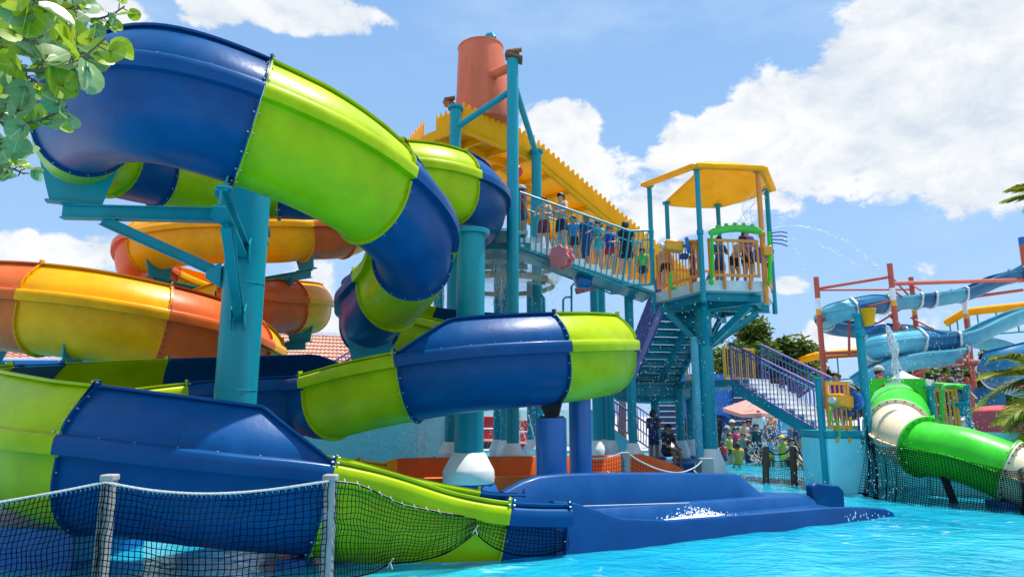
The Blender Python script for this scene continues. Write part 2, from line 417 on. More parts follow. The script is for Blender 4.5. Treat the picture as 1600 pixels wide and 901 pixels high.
def path_frame(CP, t):
    p = catmull(CP, t); e = .02
    q0 = catmull(CP, max(t - e, 0)); q1 = catmull(CP, min(t + e, len(CP) - 1.00001))
    T = (Vector(q1[:3]) - Vector(q0[:3])).normalized(); U = T.cross(Vector((0, 0, 1))).normalized(); V = U.cross(T)
    if CP is globals().get('CP'): hr, hl = wall(HR, t), wall(HL, t)
    else: hr, hl = p[3], p[4]
    return Vector(p[:3]), T, U, V, min(max(hr, 0), 1), min(max(hl, 0), 1)
def flume_section(CP, t0, t1, color, parent, S=1.0, name='flume_section', label=None, bolts=True, step=.07, flange=.05):
    n = max(3, int((t1 - t0) / step)); mb = MB(); rings = []
    for i in range(n + 1):
        t = t0 + (t1 - t0) * i / n; t = min(max(t, t0 + .002), t1 - .002)
        p, T, U, V, hR, hL = path_frame(CP, t)
        P = flume_profile(hR, hL, S); Q = offset_poly(P, -.018)
        rings.append([p + U * u + V * v for u, v in P] + [p + U * u + V * v for u, v in Q[::-1]])
    mb.sweep(rings)
    for e, t in ((0, t0), (1, t1)):
        p, T, U, V, hR, hL = path_frame(CP, min(max(t, .01), len(CP) - 1.02))
        sg = 1 if e == 0 else -1
        P = flume_profile(hR, hL, S); A = offset_poly(P, -.01); B = offset_poly(P, flange * S)
        p0 = p + T * sg * .002; p1 = p + T * sg * .02
        runs = []; cur = []
        for k in range(len(P)):
            if .815 * S < P[k][1] < 1.026 * S and abs(P[k][0]) > .55 * S:
                if len(cur) > 2: runs.append(cur)
                cur = []
            else: cur.append(k)
        if len(cur) > 2: runs.append(cur)
        for ks in runs:
            if len(ks) < 6: continue
            mb.sweep([[q + U * A[k][0] + V * A[k][1] for k in ks] + [q + U * B[k][0] + V * B[k][1] for k in ks[::-1]] for q in (p0, p1)])
        if bolts:
            C = offset_poly(P, flange * .6 * S); acc = 0; last = C[0]
            for k in range(1, len(C) - 1):
                acc += math.dist(C[k], last); last = C[k]
                if acc > .12 and not (.78 * S < C[k][1] < 1.03 * S):
                    acc = 0; q = p + U * C[k][0] + V * C[k][1]
                    mb.tube([q + T * sg * .018, q + T * sg * .04], .011, 6, mi=1)
    if bolts:                                            # bolts along the ridge joint between tub and splash wall
        acc = 0; lastp = None
        for i in range(n * 3 + 1):
            t = t0 + (t1 - t0) * i / (n * 3); p, T, U, V, hR, hL = path_frame(CP, t)
            if lastp is not None: acc += (p - lastp).length
            lastp = p
            if acc > .32:
                acc = 0
                for sg, h in ((1, hR), (-1, hL)):
                    if h > .5: c = p + U * sg * .668 * S + V * 1.012 * S; mb.tube([c, c + V * .022 + U * sg * .006], .010, 6, mi=1)
    return mb.build(name, [color, 'steel'], parent, label, smooth=50)

C1 = (-4.1, 10.25); C2 = (-.75, 13.75)
def arc(c, Rr, a0, a1, zs, hR, hL):
    n = len(zs) - 1
    return [(c[0] + Rr * math.cos(R(a0 + (a1 - a0) * i / n)), c[1] + Rr * math.sin(R(a0 + (a1 - a0) * i / n)), z, hR, hL) for i, z in enumerate(zs)]
CP = [(-1.15, 17.3, 5.65, 0, 1), (-.78, 15.7, 5.6, 0, 1), (-.85, 14.4, 5.55, 0, 1), (-1.55, 13.4, 5.5, 0, 1), (-2.75, 13.05, 5.45, .3, .3)]
CP += arc(C1, 2.8, 90, 270, [5.42, 5.36, 5.12, 4.80, 4.45], 1, 0)
CP[7] = (-6.75, 10.35, 5.12, 1, 0); CP[8] = (-5.62, 8.6, 4.82, 1, 0)
CP += [(C1[0] + r_ * math.cos(R(a_)), C1[1] + r_ * math.sin(R(a_)), z_, 1, 0) for a_, r_, z_ in ((300, 2.66, 4.15), (330, 2.56, 3.82), (360, 2.55, 3.5), (390, 2.6, 3.22))]
CP += [(-2.4, 12.5, 2.98, .2, .3), (-2.8, 13.45, 2.88, 0, .8)]
CP += arc(C2, 2.55, 150, -90, [2.80, 2.62, 2.46, 2.22, 2.0, 1.80, 1.63], 0, 1)
CP += [(-2.0, 11.35, 1.42, 0, 0), (-3.2, 12.1, 1.19, 0, 0)]
CP += arc(C1, 2.65, 85, 250, [1.22, 1.1, .88, .68, .46], 1, 0)
CP += [(-4.05, 7.55, .34, 1, 0), (-3.05, 7.65, .2, 1, 0), (-2.1, 8.0, .04, 1, 0)]
CP += [(-1.2, 8.35, -.25, 0, 0), (-.3, 8.62, -.44, 0, 0), (.35, 8.9, -.5, 0, 0)]
slide = thing('water_slide', 'tall blue and lime green spiral flume winding round two teal columns', 'water slide', (-4.1, 10.25, 0))
JOINTS = [(0, 2.55, 'blue'), (2.55, 4.2, 'green'), (4.2, 5.25, 'blue'), (5.25, 6.25, 'green'), (6.25, 6.7, 'blue'), (6.7, 7.7, 'green'), (7.7, 9.6, 'blue'), (9.6, 10.86, 'green'),
          (10.86, 12.3, 'blue'), (12.3, 13.5, 'green'), (13.5, 15.6, 'blue'), (15.6, 16.85, 'green'), (16.85, 18.3, 'blue'), (18.3, 19.1, 'green'), (19.1, 19.95, 'blue'),
          (19.95, 21.15, 'green'), (21.15, 22.6, 'blue'), (22.6, 23.85, 'green'), (23.85, 26.15, 'blue'), (26.15, 27.0, 'green'), (27.0, 27.6, 'blue'), (27.6, 29.5, 'green'),
          (29.5, 31.8, 'blue'), (31.8, 33.9, 'green'), (33.9, len(CP) - 1.001, 'blue')]
for a, b, c in JOINTS:
    flume_section(CP, a, b, c, slide, label=('deep blue' if c == 'blue' else 'lime green') + ' flume section with bolted flanges')

# run-out trough lying in the pool
def runout():
    a = Vector((.35, 8.9, 0)); b = Vector((5.28, 11.58, 0)); d = (b - a).normalized(); nrm = Vector((-d.y, d.x, 0))
    Lr = (b - a).length; mb = MB(); rings = []
    prof_t = [(-.15, .60, .40, .60), (.15, .56, .42, .72), (.4, .48, .40, .775), (.8, .34, .34, .79), (1.6, .26, .33, .775), (3.0, .245, .31, .72), (4.12, .235, .30, .665), (4.2, .235, .30, .64), (4.66, .23, .29, .34), (5.2, .21, .28, .28), (Lr, .18, .26, .26)]
    for s_, zn, zl, zf in prof_t:
        c = a + d * s_
        # near wall outer, top rim, floor, far ledge, far splash wall
        pr = [(-.62, -.7), (-.60, zn - .05), (-.585, zn), (-.54, zn + .012), (-.46, zn), (-.40, min(zn - .09, .13)), (.36, .13), (.44, zl - .03), (.50, zl), (.56, zl + .005), (.66, max(zf - .03, zl + .01)), (.70, max(zf, zl + .02)), (.78, max(zf, zl + .02)), (.82, max(zf - .03, zl)), (.86, -.7)]
        rings.append([c + nrm * u + Vector((0, 0, v)) for u, v in pr])
    mb.sweep(rings)
    r = mb.build('runout_trough', 'runout', slide, 'wide blue run-out trough ending in the pool', smooth=40)
    # rounded nose of the near wall and the low stop block on the far wall
    mb = MB(); e = b - nrm * .52
    mb.prism([e + Vector((0, 0, -.7)), e + d * .78 + Vector((0, 0, -.7)), e + d * .77 + Vector((0, 0, -.04)), e + d * .68 + Vector((0, 0, .07)), e + d * .5 + Vector((0, 0, .13)), e + Vector((0, 0, .175))], nrm * .17)
    mb.build('runout_nose', 'runout', slide, bevel=.02)
    mb = MB(); e = a + d * 5.62 + nrm * .42
    mb.prism([e + Vector((0, 0, -.2)), e + d * .78 + Vector((0, 0, -.2)), e + d * .80 + Vector((0, 0, .30)), e + d * .68 + Vector((0, 0, .40)), e + d * .10 + Vector((0, 0, .47)), e + Vector((0, 0, .42))], nrm * .16)
    mb.build('stop_block', 'blue', slide, bevel=.03)
    # foam where riders splash down: a low churned mound and fine drops
    mb = MB(); rnd = random.Random(3); nu_, nv_ = 70, 14
    for i in range(nu_ + 1):
        for j in range(nv_ + 1):
            s_ = 1.7 + 2.1 * i / nu_; u = -.36 + .70 * j / nv_
            e = math.exp(-((s_ - 2.7) / .36) ** 2) * (1 - (abs(j / nv_ - .5) * 2) ** 4)
            z = .128 + e * (.02 + .07 * max(0, mnoise.noise((s_ * 6, u * 8, 2))) + .07 * max(0, mnoise.noise((s_ * 17, u * 19, 5)))) - (.012 if e < .08 else 0)
            mb.v.append(a + d * s_ + nrm * u + Vector((0, 0, z)))
    for i in range(nu_):
        for j in range(nv_): q = i * (nv_ + 1) + j; mb.f.append((q, q + 1, q + nv_ + 2, q + nv_ + 1)); mb.m.append(0)
    for k in range(320):
        s_ = rnd.gauss(2.72, .30); u = rnd.uniform(-.2, .3); hgt = .15 * math.exp(-((s_ - 2.65) / .34) ** 2)
        mb.ball(a + d * s_ + nrm * u + Vector((0, 0, .16 + hgt * rnd.random() ** 1.5)), rnd.uniform(.003, .012), 5)
    f = mb.build('splash_foam', 'foam', smooth=180); tag(f, 'white splash of foam in the blue run-out trough', 'foam', None, 'stuff')
    # pale sealed joints between the run-out panels
    mb = MB()
    for s_ in (1.62, 3.3): 
        mb.tube([a + d * (s_ + .0) + nrm * .775 + Vector((0, 0, .79 - .03 * s_ + .05)), a + d * s_ + nrm * .69 + Vector((0, 0, .74 - .03 * s_ + .05)), a + d * (s_ - .03) + nrm * .60 + Vector((0, 0, .38))], .008, 5)
    mb.tube([a + d * k * .3 + nrm * .485 + Vector((0, 0, .405 - .011 * k)) for k in range(2, 17)], .006, 5)
    mb.build('panel_seams', 'pale_grey', slide)
runout()

# ------------------------------------------------------------------ the two teal columns that carry the flumes, with their arms
def saddle(mb, t, CPx, S=1.0, drop=.30, w=.34, mi=0, half=48):
    """gusset plate cradling the flume from below at path place t; returns the point under it"""
    p, T, U, V, hR, hL = path_frame(CPx, t); poly = []
    for i in range(13):
        a = R(-90 - half + 2 * half * i / 12); poly.append(p + U * (.605 * S * math.cos(a)) + V * (.66 * S + .664 * S * math.sin(a)))
    poly += [p + U * w + V * (-drop), p - U * w + V * (-drop)]
    mb.prism([q - T * .012 for q in poly], T * .024, mi)
    base = p - V * drop
    mb.beam(base - U * (w + .05), base + U * (w + .05), .16, .03, mi=mi)
    return base
def column(cx, cy, top, rad=.3, base_z=.3, label='', arms=(), cap=False, collar=True):
    t = thing('support_column', label, 'column', (cx, cy, -.6))
    mb = MB().tube([(cx, cy, -.2), (cx, cy, top)], rad, 40)
    for z in (1.95, 3.55): mb.lathe((cx, cy, z), [(rad, 0), (rad + .006, .003), (rad + .006, .012), (rad, .015)], 40, caps=False)
    mb.build('pole', 'teal', t)
    if cap: MB().lathe((cx, cy, top), [(rad * .98, -.05), (rad * 1.32, -.05), (rad * 1.34, 0), (rad * 1.34, .05), (rad * 1.1, .055)], 40).build('cap_plate', 'teal', t)
    if collar:
        MB().lathe((cx, cy, base_z), [(rad * 1.72, 0), (rad * 1.75, .03), (rad * 1.75, .22), (rad * 1.68, .27), (rad * 1.12, .56), (rad * 1.02, .58)], 40).build('concrete_collar', 'white', t)
        MB().lathe((cx, cy, -.7), [(rad * 2.05, 0), (rad * 2.05, base_z + .5), (rad * 1.9, base_z + .62), (rad * 1.7, base_z + .695)], 8).build('pedestal', 'paint_blue', t)
    for mbx, nm in arms: mbx.build(nm, 'teal', t)
    return t
def arm_to(cx, cy, rad, tgt, drop=.95, w=.14, h=.22):
    """a beam from the pole out to tgt with a diagonal strut under it and gusset plates"""
    mb = MB(); tg = Vector(tgt); d = Vector((tg.x - cx, tg.y - cy, 0)).normalized(); s0 = Vector((cx, cy, tg.z)) + d * (rad - .02)
    mb.ibeam(s0, tg + d * .18, w, h)
    mid = s0 + (tg - s0) * .82
    mb.ibeam(s0 - Vector((0, 0, drop)), mid - Vector((0, 0, h * .55)), w * .85, h * .75)
    for z in (0, -drop):
        q = s0 + Vector((0, 0, z)) + d * .04; sd_ = d.cross(Vector((0, 0, 1)))
        for k in (-1, 1): mb.prism([q + sd_ * k * w * .6 + Vector((0, 0, -.2)), q + sd_ * k * w * .6 + Vector((0, 0, .2)), q + sd_ * k * w * .6 + d * .22 + Vector((0, 0, .06)), q + sd_ * k * w * .6 + d * .22 - Vector((0, 0, .06))], sd_ * k * .015)
    return mb
A = []
for t_, dr, hf in ((7.2, .95, 58), (5.35, .8, 48), (9.55, 1.0, 14)):
    mb = MB(); b = saddle(mb, t_, CP, drop=.3 if hf > 20 else .14, w=.34 if hf > 20 else .16, half=hf)
    b2 = b - Vector((0, 0, .13)); m2 = arm_to(C1[0], C1[1], .3, b2, dr); mb.add(m2.v, m2.f); A.append((mb, 'bracket_arm'))
column(C1[0], C1[1], 5.12, .3, .3, 'thick teal column with long bracket arms under the highest flume loop', A)
A = []
mb = MB(); b = saddle(mb, 3.05, CP, drop=.12); A.append((mb, 'saddle_plate'))
for t_, dr in ((14.9, .45), (17.6, .6)):
    mb = MB(); b = saddle(mb, t_, CP); m2 = arm_to(C2[0], C2[1], .29, b - Vector((0, 0, .13)), dr); mb.add(m2.v, m2.f); A.append((mb, 'bracket_arm'))
column(C2[0] - .1, C2[1] + .05, 5.33, .29, .3, 'teal column with white concrete collar rising through the smaller loop', A, cap=True)
# stub columns
def stub(cx, cy, top, label, rad=.27, t_=None, g=None):
    t = thing('stub_column', label, 'column', (cx, cy, -.6))
    MB().tube([(cx, cy, -.6), (cx, cy, top)], rad, 36).build('pole', 'paint_blue', t, bevel=.012)
    if t_ is not None:
        mb = MB(); saddle(mb, t_, CP, drop=.2, w=.2); mb.build('saddle_plate', 'black', t)
p, *_ = path_frame(CP, 21.17); stub(p.x, p.y, p.z - .215, 'short royal blue column with black saddle under the lower loop', .26, 21.17)
q = at(906, 640, 12.6); stub(q.x, q.y, 1.98, 'royal blue column standing just behind the short blue one', .2)
p, *_ = path_frame(CP, 31.7); stub(p.x, p.y, p.z - .215 + .2, 'submerged dark foot carrying the lowest blue flume', .2)

pl = thing('plinth_block', 'low blue concrete plinth in the pool under the lowest flume loop at the left', 'plinth', (-6, 8.2, -.6))
MB().box((-6.3, 8.35, -.15), (3.3, 1.5, 1.15)).build('block', 'paint_blue', pl, bevel=.03)
# ------------------------------------------------------------------ bucket tower
def pole_part(parent, name, x, y, ztop, r=.15, base=.55, mat='teal', collar=True, cap=False):
    p = MB().tube([(x, y, -.5 if not collar else base - .05), (x, y, ztop)], r, 24)
    if cap: p.lathe((x, y, ztop), [(r * .9, -.02), (r * 1.4, -.02), (r * 1.45, .05), (r * 1.2, .06)], 24)
    p = p.build(name, mat, parent)
    if collar:
        MB().lathe((x, y, base - .15), [(r * 1.9, 0), (r * 1.95, .22), (r * 1.75, .26), (r * 1.15, .46), (r * 1.03, .48)], 20).build('concrete_collar', 'white', p)
        MB().lathe((x, y, -.6), [(r * 2.5, 0), (r * 2.5, base + .35), (r * 2.1, base + .448)], 8).build('pedestal', 'paint_blue', p)
    return p
def railing(parent, b, t, gap=.13, mat='teal', r=.022, rb=.011, name='railing', mid=None, frame=True, sq=True):
    """flat balustrade between bottom polyline b and top polyline t (same number of points)"""
    mb = MB(); b = [Vector(p) for p in b]; t = [Vector(p) for p in t]
    mb.tube(t, r, 10); mb.tube(b, r * .85, 8)
    if mid is not None: mb.tube([p.lerp(q, mid) for p, q in zip(b, t)], r * .7, 8)
    for p, q in zip(b, t): mb.tube([p, q], r * .95, 8)
    for i in range(len(b) - 1):
        n = max(2, int((b[i + 1] - b[i]).length / gap))
        for k in range(1, n):
            mb.tube([b[i].lerp(b[i + 1], k / n), t[i].lerp(t[i + 1], k / n)], rb, 6, caps=False)
    return mb.build(name, mat, parent)
tower = thing('play_tower', 'teal steel water tower with tall corner poles and grey deck behind the lime flume', 'water tower', (-.5, 18, 0))
K1 = at(801, 94, 16.5); K2 = at(712, 170, 17.3); K3 = at(838, 238, 19.4); K4 = Vector((-2.2, 20.2, 8.6))
for k, rr, c in ((K1, .15, False), (K2, .15, True), (K3, .15, True), (K4, .15, True)): pole_part(tower, 'tower_pole', k.x, k.y, k.z, rr, .62, cap=c)
for px, ty, Y in ((645, 600, 20.5), (690, 560, 20.2), (778, 420, 21), (789, 420, 20.3), (829, 440, 20.7), (928, 452, 20.3), (939, 446, 21.2), (951, 560, 20.5), (982, 463, 18.4), (1022, 600, 20.8), (1060, 596, 20.2), (1076, 596, 21.2)):
    q = at(px, ty, Y); pole_part(tower, 'tower_pole', q.x, q.y, q.z, .125 if Y > 20 else .12, .55)
MB().tube([at(714, 199, 17.25), at(800, 141, 16.55)], .085, 16).build('diagonal_brace', 'teal', tower)
MB().tube([at(806, 140, 16.6), at(838, 241, 19.4)], .085, 16).build('diagonal_brace', 'teal', tower)
ZD = at(760, 372, 17.2).z
mb = MB().box((-.95, 18.6, ZD + .05), (2.7, 3.6, .1)); mb.build('deck_plate', 'deck_grey', tower)
mb = MB()
for x in (-2.2, -1.35, -.5, .3): mb.ibeam((x, 16.85, ZD - .12), (x, 20.4, ZD - .12), .12, .2)
for y in (16.9, 18.1, 19.3, 20.3): mb.ibeam((-2.35, y, ZD - .30), (.45, y, ZD - .30), .12, .16)
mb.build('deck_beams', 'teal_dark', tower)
for a, b in (((-2.3, 16.95), (-2.3, 20.3)), ((-2.3, 20.3), (.4, 20.3))):
    railing(tower, [(a[0], a[1], ZD + .18), (b[0], b[1], ZD + .18)], [(a[0], a[1], ZD + 1.1), (b[0], b[1], ZD + 1.1)], .13, 'teal')
# brackets with rusty counterweights
for q, s_ in ((at(803, 92, 16.5), 1), (at(703, 165, 18.9), .8)):
    mb = MB().box(q + Vector((0, 0, .02)), (.46 * s_, .4, .05), Matrix.Rotation(.3, 3, 'Y')).box(q + Vector((-.05, 0, .12)), (.3 * s_, .25, .10), Matrix.Rotation(.5, 3, 'Z'))
    mb.tube([q + Vector((-.2 * s_, -.1, .14)), q + Vector((.2 * s_, -.1, .2))], .06, 8).build('bearing_block', 'rust', tower)
mb = MB().tube([at(753, 72, 19.4), at(757, 62, 19.2), at(763, 55, 19.0), at(769, 54, 18.8), at(772, 60, 18.7)], .07, 12); mb.build('filler_pipe', 'teal', tower)

# tipping bucket
bk0 = at(757, 196, 18.7); bk1 = at(751, 76, 18.7); axv = (bk1 - bk0); hgt = axv.length
bucket = thing('tipping_bucket', 'big terracotta tipping bucket above the yellow scalloped canopy', 'bucket', bk0)
MB().lathe(bk0, [(.05, 0), (.84, 0), (.85, .04), (.76, hgt * .5), (.665, hgt - .05), (.685, hgt - .04), (.685, hgt), (.63, hgt), (.625, hgt - .1), (.72, hgt * .4), (.79, .08), (.05, .07)], 28, axis=axv).build('bucket_shell', 'terracotta', bucket)
pv = at(757, 122, 18.7); side = (at(801, 104, 16.8) - pv)
MB().tube([pv + side * .30, pv + side * .93], .13, 18).build('pivot_axle', 'terracotta', bucket)
mb = MB(); q = at(772, 60, 18.68)
for k in range(60): mb.ball(q + Vector((random.gauss(0, .035), random.gauss(0, .05), -random.random() * .30)), random.uniform(.006, .022), 6)
tag(mb.build('falling_water', 'foam', smooth=180), 'thin white stream of water filling the terracotta bucket', 'water stream', None, 'stuff')

# yellow scalloped canopy
canopy = thing('splash_canopy', 'long sloping yellow splash canopy with scalloped rim below the terracotta bucket', 'canopy', (0, 19, 7))
TZ = gz(720, 192, 9.4); TE = gz(832, 240, 9.4); TL = gz(681, 207, 9.4)
hd = (TE - TZ).normalized(); hn = Vector((-hd.y, hd.x, 0))
LOW = at(1085, 452, 25.2); sd_ = (LOW - TE).normalized(); TW = 2.7
def scallop_rim(mb, a, b, up, outv, h=.5, pitch=.23, drop=.12):
    """upright rim board between a and b whose top edge is cut in rounded teeth"""
    a = Vector(a); b = Vector(b); Ln = (b - a).length; n = max(2, round(Ln / pitch)); top = []
    for k in range(n):
        for j in range(12):
            f = j / 12; top.append(a.lerp(b, (k + f) / n) + up * (h + .062 * math.tanh(2.4 * math.sin(f * 2 * math.pi + 1.6))))
    top.append(b + up * h)
    mb.prism([a - up * drop, b - up * drop] + top[::-1], outv * .04); return mb
TB = TL + hn * .5; TF = TZ + hd * .9 + hn * (TW + 1.2)
tray = [TZ, TE, TE + hn * (TW + 1.2), TF, TB, TL]
mb = MB().prism(tray, (0, 0, .06)); mb.build('canopy_floor', 'canopy_yellow', canopy, smooth=0)
mb = MB(); up = Vector((0, 0, 1)); e = Vector((0, 0, -.10))
for k in range(4): mb.beam(TZ + hd * k * .98 + e, TZ + hd * k * .98 + hn * (TW + 1.1 if k else .9) + e, .07, .24)
for k in range(5): mb.beam(TZ + hn * (.03 + k * .92) + hd * max(0, k - 1) * .28 + e, TE + hn * (.03 + k * .92) + e, .08, .28)
mb.beam(TL + e, TB + e, .08, .28); mb.beam(TB + e, TF + e, .08, .28); mb.beam(TL + e, TZ + e, .08, .28)
mb.build('stiffening_ribs', 'canopy_yellow', canopy, smooth=0)
mb = MB(); scallop_rim(mb, TZ, TE, up - hn * .12, -hn); mb.build('scalloped_rim', 'canopy_yellow', canopy, smooth=0)
mb = MB(); scallop_rim(mb, TL, TZ, up, (-hd - hn).normalized(), .45, .2); mb.build('scalloped_rim', 'canopy_yellow', canopy, smooth=0)
mb = MB(); scallop_rim(mb, TF, TB, up, (-hd - hn * .2).normalized(), .45); mb.build('scalloped_rim', 'canopy_yellow', canopy, smooth=0)
# the long chute: smooth ribbed panels above, corrugated below
sn = hn.cross(sd_).normalized(); sn = sn if sn.z > 0 else -sn; SLn = (LOW - TE).length
rings = []
for i in range(201):
    f = i / 200; w = .0 if f < .42 else .05 * math.sin((f - .42) * SLn * 2 * math.pi / .19)
    p = TE + sd_ * SLn * f + sn * w; rings.append([p, p + hn * TW, p + hn * TW + sn * .05, p + sn * .05])
MB().sweep(rings).build('chute_panel', 'canopy_yellow', canopy, smooth=60)
mb = MB()
for k in range(4): mb.beam(TE + sd_ * (k * .95 + .05) - sn * .09, TE + sd_ * (k * .95 + .05) + hn * TW - sn * .09, .07, .18, up=sn)
for w in (.03, 1.3, TW - .03): mb.beam(TE + hn * w - sn * .10, TE + hn * w + sd_ * SLn * (.44 if 0 < w < 2 and w > .1 else 1) - sn * .10, .08, .24, up=sn)
mb.build('chute_ribs', 'canopy_yellow', canopy, smooth=0)
mb = MB(); scallop_rim(mb, TE + sd_ * .02, LOW, sn - hn * .1, -hn, .46, .235, .05); mb.build('scalloped_rim', 'canopy_yellow', canopy, smooth=0)
mb = MB(); scallop_rim(mb, TE + hn * TW, LOW + hn * TW, sn, hn, .46, .235, .05); mb.build('scalloped_rim', 'canopy_yellow', canopy, smooth=0)

# splash hoop with translucent curtain under the tower deck
M['curtain'] = material('wet_mesh_curtain', (.80, .80, .76), .5, alpha=.28)
M['beige'] = material('beige_slat', (.55, .45, .33), .6, var=.2, stain=(.3, .22, .15))
hoop = thing('splash_hoop', 'round beige hoop with sheer mesh curtain hanging below the tower deck', 'splash hoop', at(775, 455, 18.9))
hc = at(785, 425, 18.9)
for dz, rr in ((.25, 1.72), (-.38, 1.45)):
    mb = MB().tube([hc + Vector((rr * math.cos(2 * math.pi * k / 48), rr * math.sin(2 * math.pi * k / 48), dz)) for k in range(48)], .02, 6, closed=True)
    for k in range(36):
        a = 2 * math.pi * k / 36; a2 = 2 * math.pi * (k + .93) / 36
        if k % 9 == 8: continue
        mb.beam(hc + Vector((rr * math.cos(a), rr * math.sin(a), dz)), hc + Vector((rr * math.cos(a2), rr * math.sin(a2), dz)), .05, .13)
    mb.build('slatted_ring', 'beige', hoop)
mb = MB(); rings = []
for z, rr in ((.55, 1.95), (.2, 1.8), (-.2, 1.62), (-.55, 1.3)):
    rings.append([hc + Vector(((rr + .05 * math.sin(k * 1.7)) * math.cos(2 * math.pi * k / 60), (rr + .05 * math.sin(k * 1.7)) * math.sin(2 * math.pi * k / 60), z)) for k in range(60)])
mb.sweep(rings, caps=False).build('mesh_curtain', 'curtain', hoop)
for k in range(8):
    a = 2 * math.pi * k / 8 + .2; MB().tube([hc + Vector((1.72 * math.cos(a), 1.72 * math.sin(a), .25)), hc + Vector((1.5 * math.cos(a), 1.5 * math.sin(a), .95))], .03, 8).build('hanger_rod', 'teal_dark', hoop)

# ------------------------------------------------------------------ stair with the queue
st = thing('queue_stair', 'pale open stair with teal balustrade leading down from the tower to the yellow roofed platform', 'stair', (2, 17.3, 3.5))
SA = at(806, 372, 16.9); SB = at(1000, 446, 17.15); NST = 9; SW = 1.15
sdir = Vector((SB.x - SA.x, SB.y - SA.y, 0)); run = sdir.length / NST; rise = (SA.z - SB.z) / NST; sx = sdir.normalized(); sw = Vector((-sx.y, sx.x, 0))
def stair_pt(k): return SA + sx * run * k - Vector((0, 0, rise * k))
mb = MB()
for k in range(NST + 1):
    p = stair_pt(k); c = p + sx * run / 2 + sw * SW / 2
    mb.box(c - Vector((0, 0, .03)), (run * 1.02, SW, .06), Matrix.Rotation(math.atan2(sx.y, sx.x), 3, 'Z'))
    mb.box(p + sw * SW / 2 + sx * run - Vector((0, 0, rise / 2 + .03)), (.03, SW, rise - .06), Matrix.Rotation(math.atan2(sx.y, sx.x), 3, 'Z'))
mb.build('treads', 'white', st, smooth=0)
for off, nm in ((-.03, 'side_panel'), (SW - .01, 'side_panel')):
    poly = []
    for k in range(NST + 1): poly += [stair_pt(k) + Vector((0, 0, .01)), stair_pt(k) + sx * run + Vector((0, 0, .01))]
    poly += [stair_pt(NST) + sx * run - Vector((0, 0, .16)), stair_pt(0) - Vector((0, 0, .18))]
    MB().prism([p + sw * off for p in poly], sw * .04).build(nm, 'white', st, smooth=0)
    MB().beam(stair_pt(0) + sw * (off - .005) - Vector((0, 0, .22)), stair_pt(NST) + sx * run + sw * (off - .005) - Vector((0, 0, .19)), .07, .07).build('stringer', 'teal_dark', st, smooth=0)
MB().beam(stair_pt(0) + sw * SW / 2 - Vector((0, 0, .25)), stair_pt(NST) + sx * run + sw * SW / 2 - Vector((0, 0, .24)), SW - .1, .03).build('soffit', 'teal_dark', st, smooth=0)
bt = [at(812, 386, 16.84), at(972, 446, 17.05), at(1017, 444, 17.1)]; tp = [at(812, 300, 16.84), at(984, 361, 17.05), at(1020, 360, 17.1)]
railing(st, bt, tp, .145, 'teal', .03, .014)
mb = MB().tube([at(812, 310, 16.86), at(984, 377, 17.07), at(1020, 374, 17.1)], .018, 8); mb.build('hand_rail', 'teal', st)
fo = sw * (SW + .05)
railing(st, [p + fo for p in bt], [p + fo for p in tp], .145, 'teal', .026, .012)

# ------------------------------------------------------------------ lookout platform with yellow roof
plat = thing('lookout_platform', 'raised teal lookout platform with orange railings under a yellow hip roof', 'platform', (5.2, 17.5, 0))
ZP = at(1098, 437, 16.4).z
FL = at(1098, 437, 16.4); FR = at(1194, 441, 16.6); LL = Vector((at(1022, 440, 18.3).x, 18.3, ZP)); BL = Vector((at(1048, 440, 19.9).x, 19.9, ZP)); BR = Vector((at(1128, 440, 20.2).x, 20.2, ZP)); RR = Vector((at(1206, 440, 18.4).x, 18.4, ZP))
hexp = [Vector((p.x, p.y, ZP)) for p in (FL, FR, RR, BR, BL, LL)]
MB().prism([p - Vector((0, 0, .26)) for p in hexp], (0, 0, .26)).build('deck', 'pale_grey', plat, smooth=0)
hc2 = sum(hexp, Vector()) / 6
colx, coly = 5.05, 17.9
mb = MB().tube([(colx, coly, .35), (colx, coly, ZP - .3)], .215, 32); mp_ = mb.build('main_pole', 'teal', plat)
MB().lathe((colx, coly, .12), [(.40, 0), (.41, .22), (.38, .28), (.25, .62), (.22, .64)], 10).build('concrete_collar', 'white', mp_)
MB().lathe((colx, coly, -.6), [(.52, 0), (.52, .6), (.45, .715)], 8).build('pedestal', 'paint_blue', mp_)
MB().tube([(colx - .3, coly - .15, .2), (colx - .3, coly - .15, 3.6)], .10, 16).tube([(colx - .33, coly - .15, 1.9), (colx + .1, coly - .15, 1.9)], .02, 8).build('water_pipe', 'sky_blue', plat)
mb = MB()
for p in hexp:
    e = hc2.lerp(p, .92); z = ZP - .42
    mb.ibeam((colx, coly, z), (e.x, e.y, z), .13, .22)
    mb.ibeam((colx, coly, z - 1.15), (colx + (e.x - colx) * .82, coly + (e.y - coly) * .82, z - .12), .10, .16)
for i in range(6):
    a, b = hc2.lerp(hexp[i], .8), hc2.lerp(hexp[(i + 1) % 6], .8); mb.ibeam((a.x, a.y, ZP - .36), (b.x, b.y, ZP - .36), .09, .18)
mb.build('bracing', 'teal', plat)
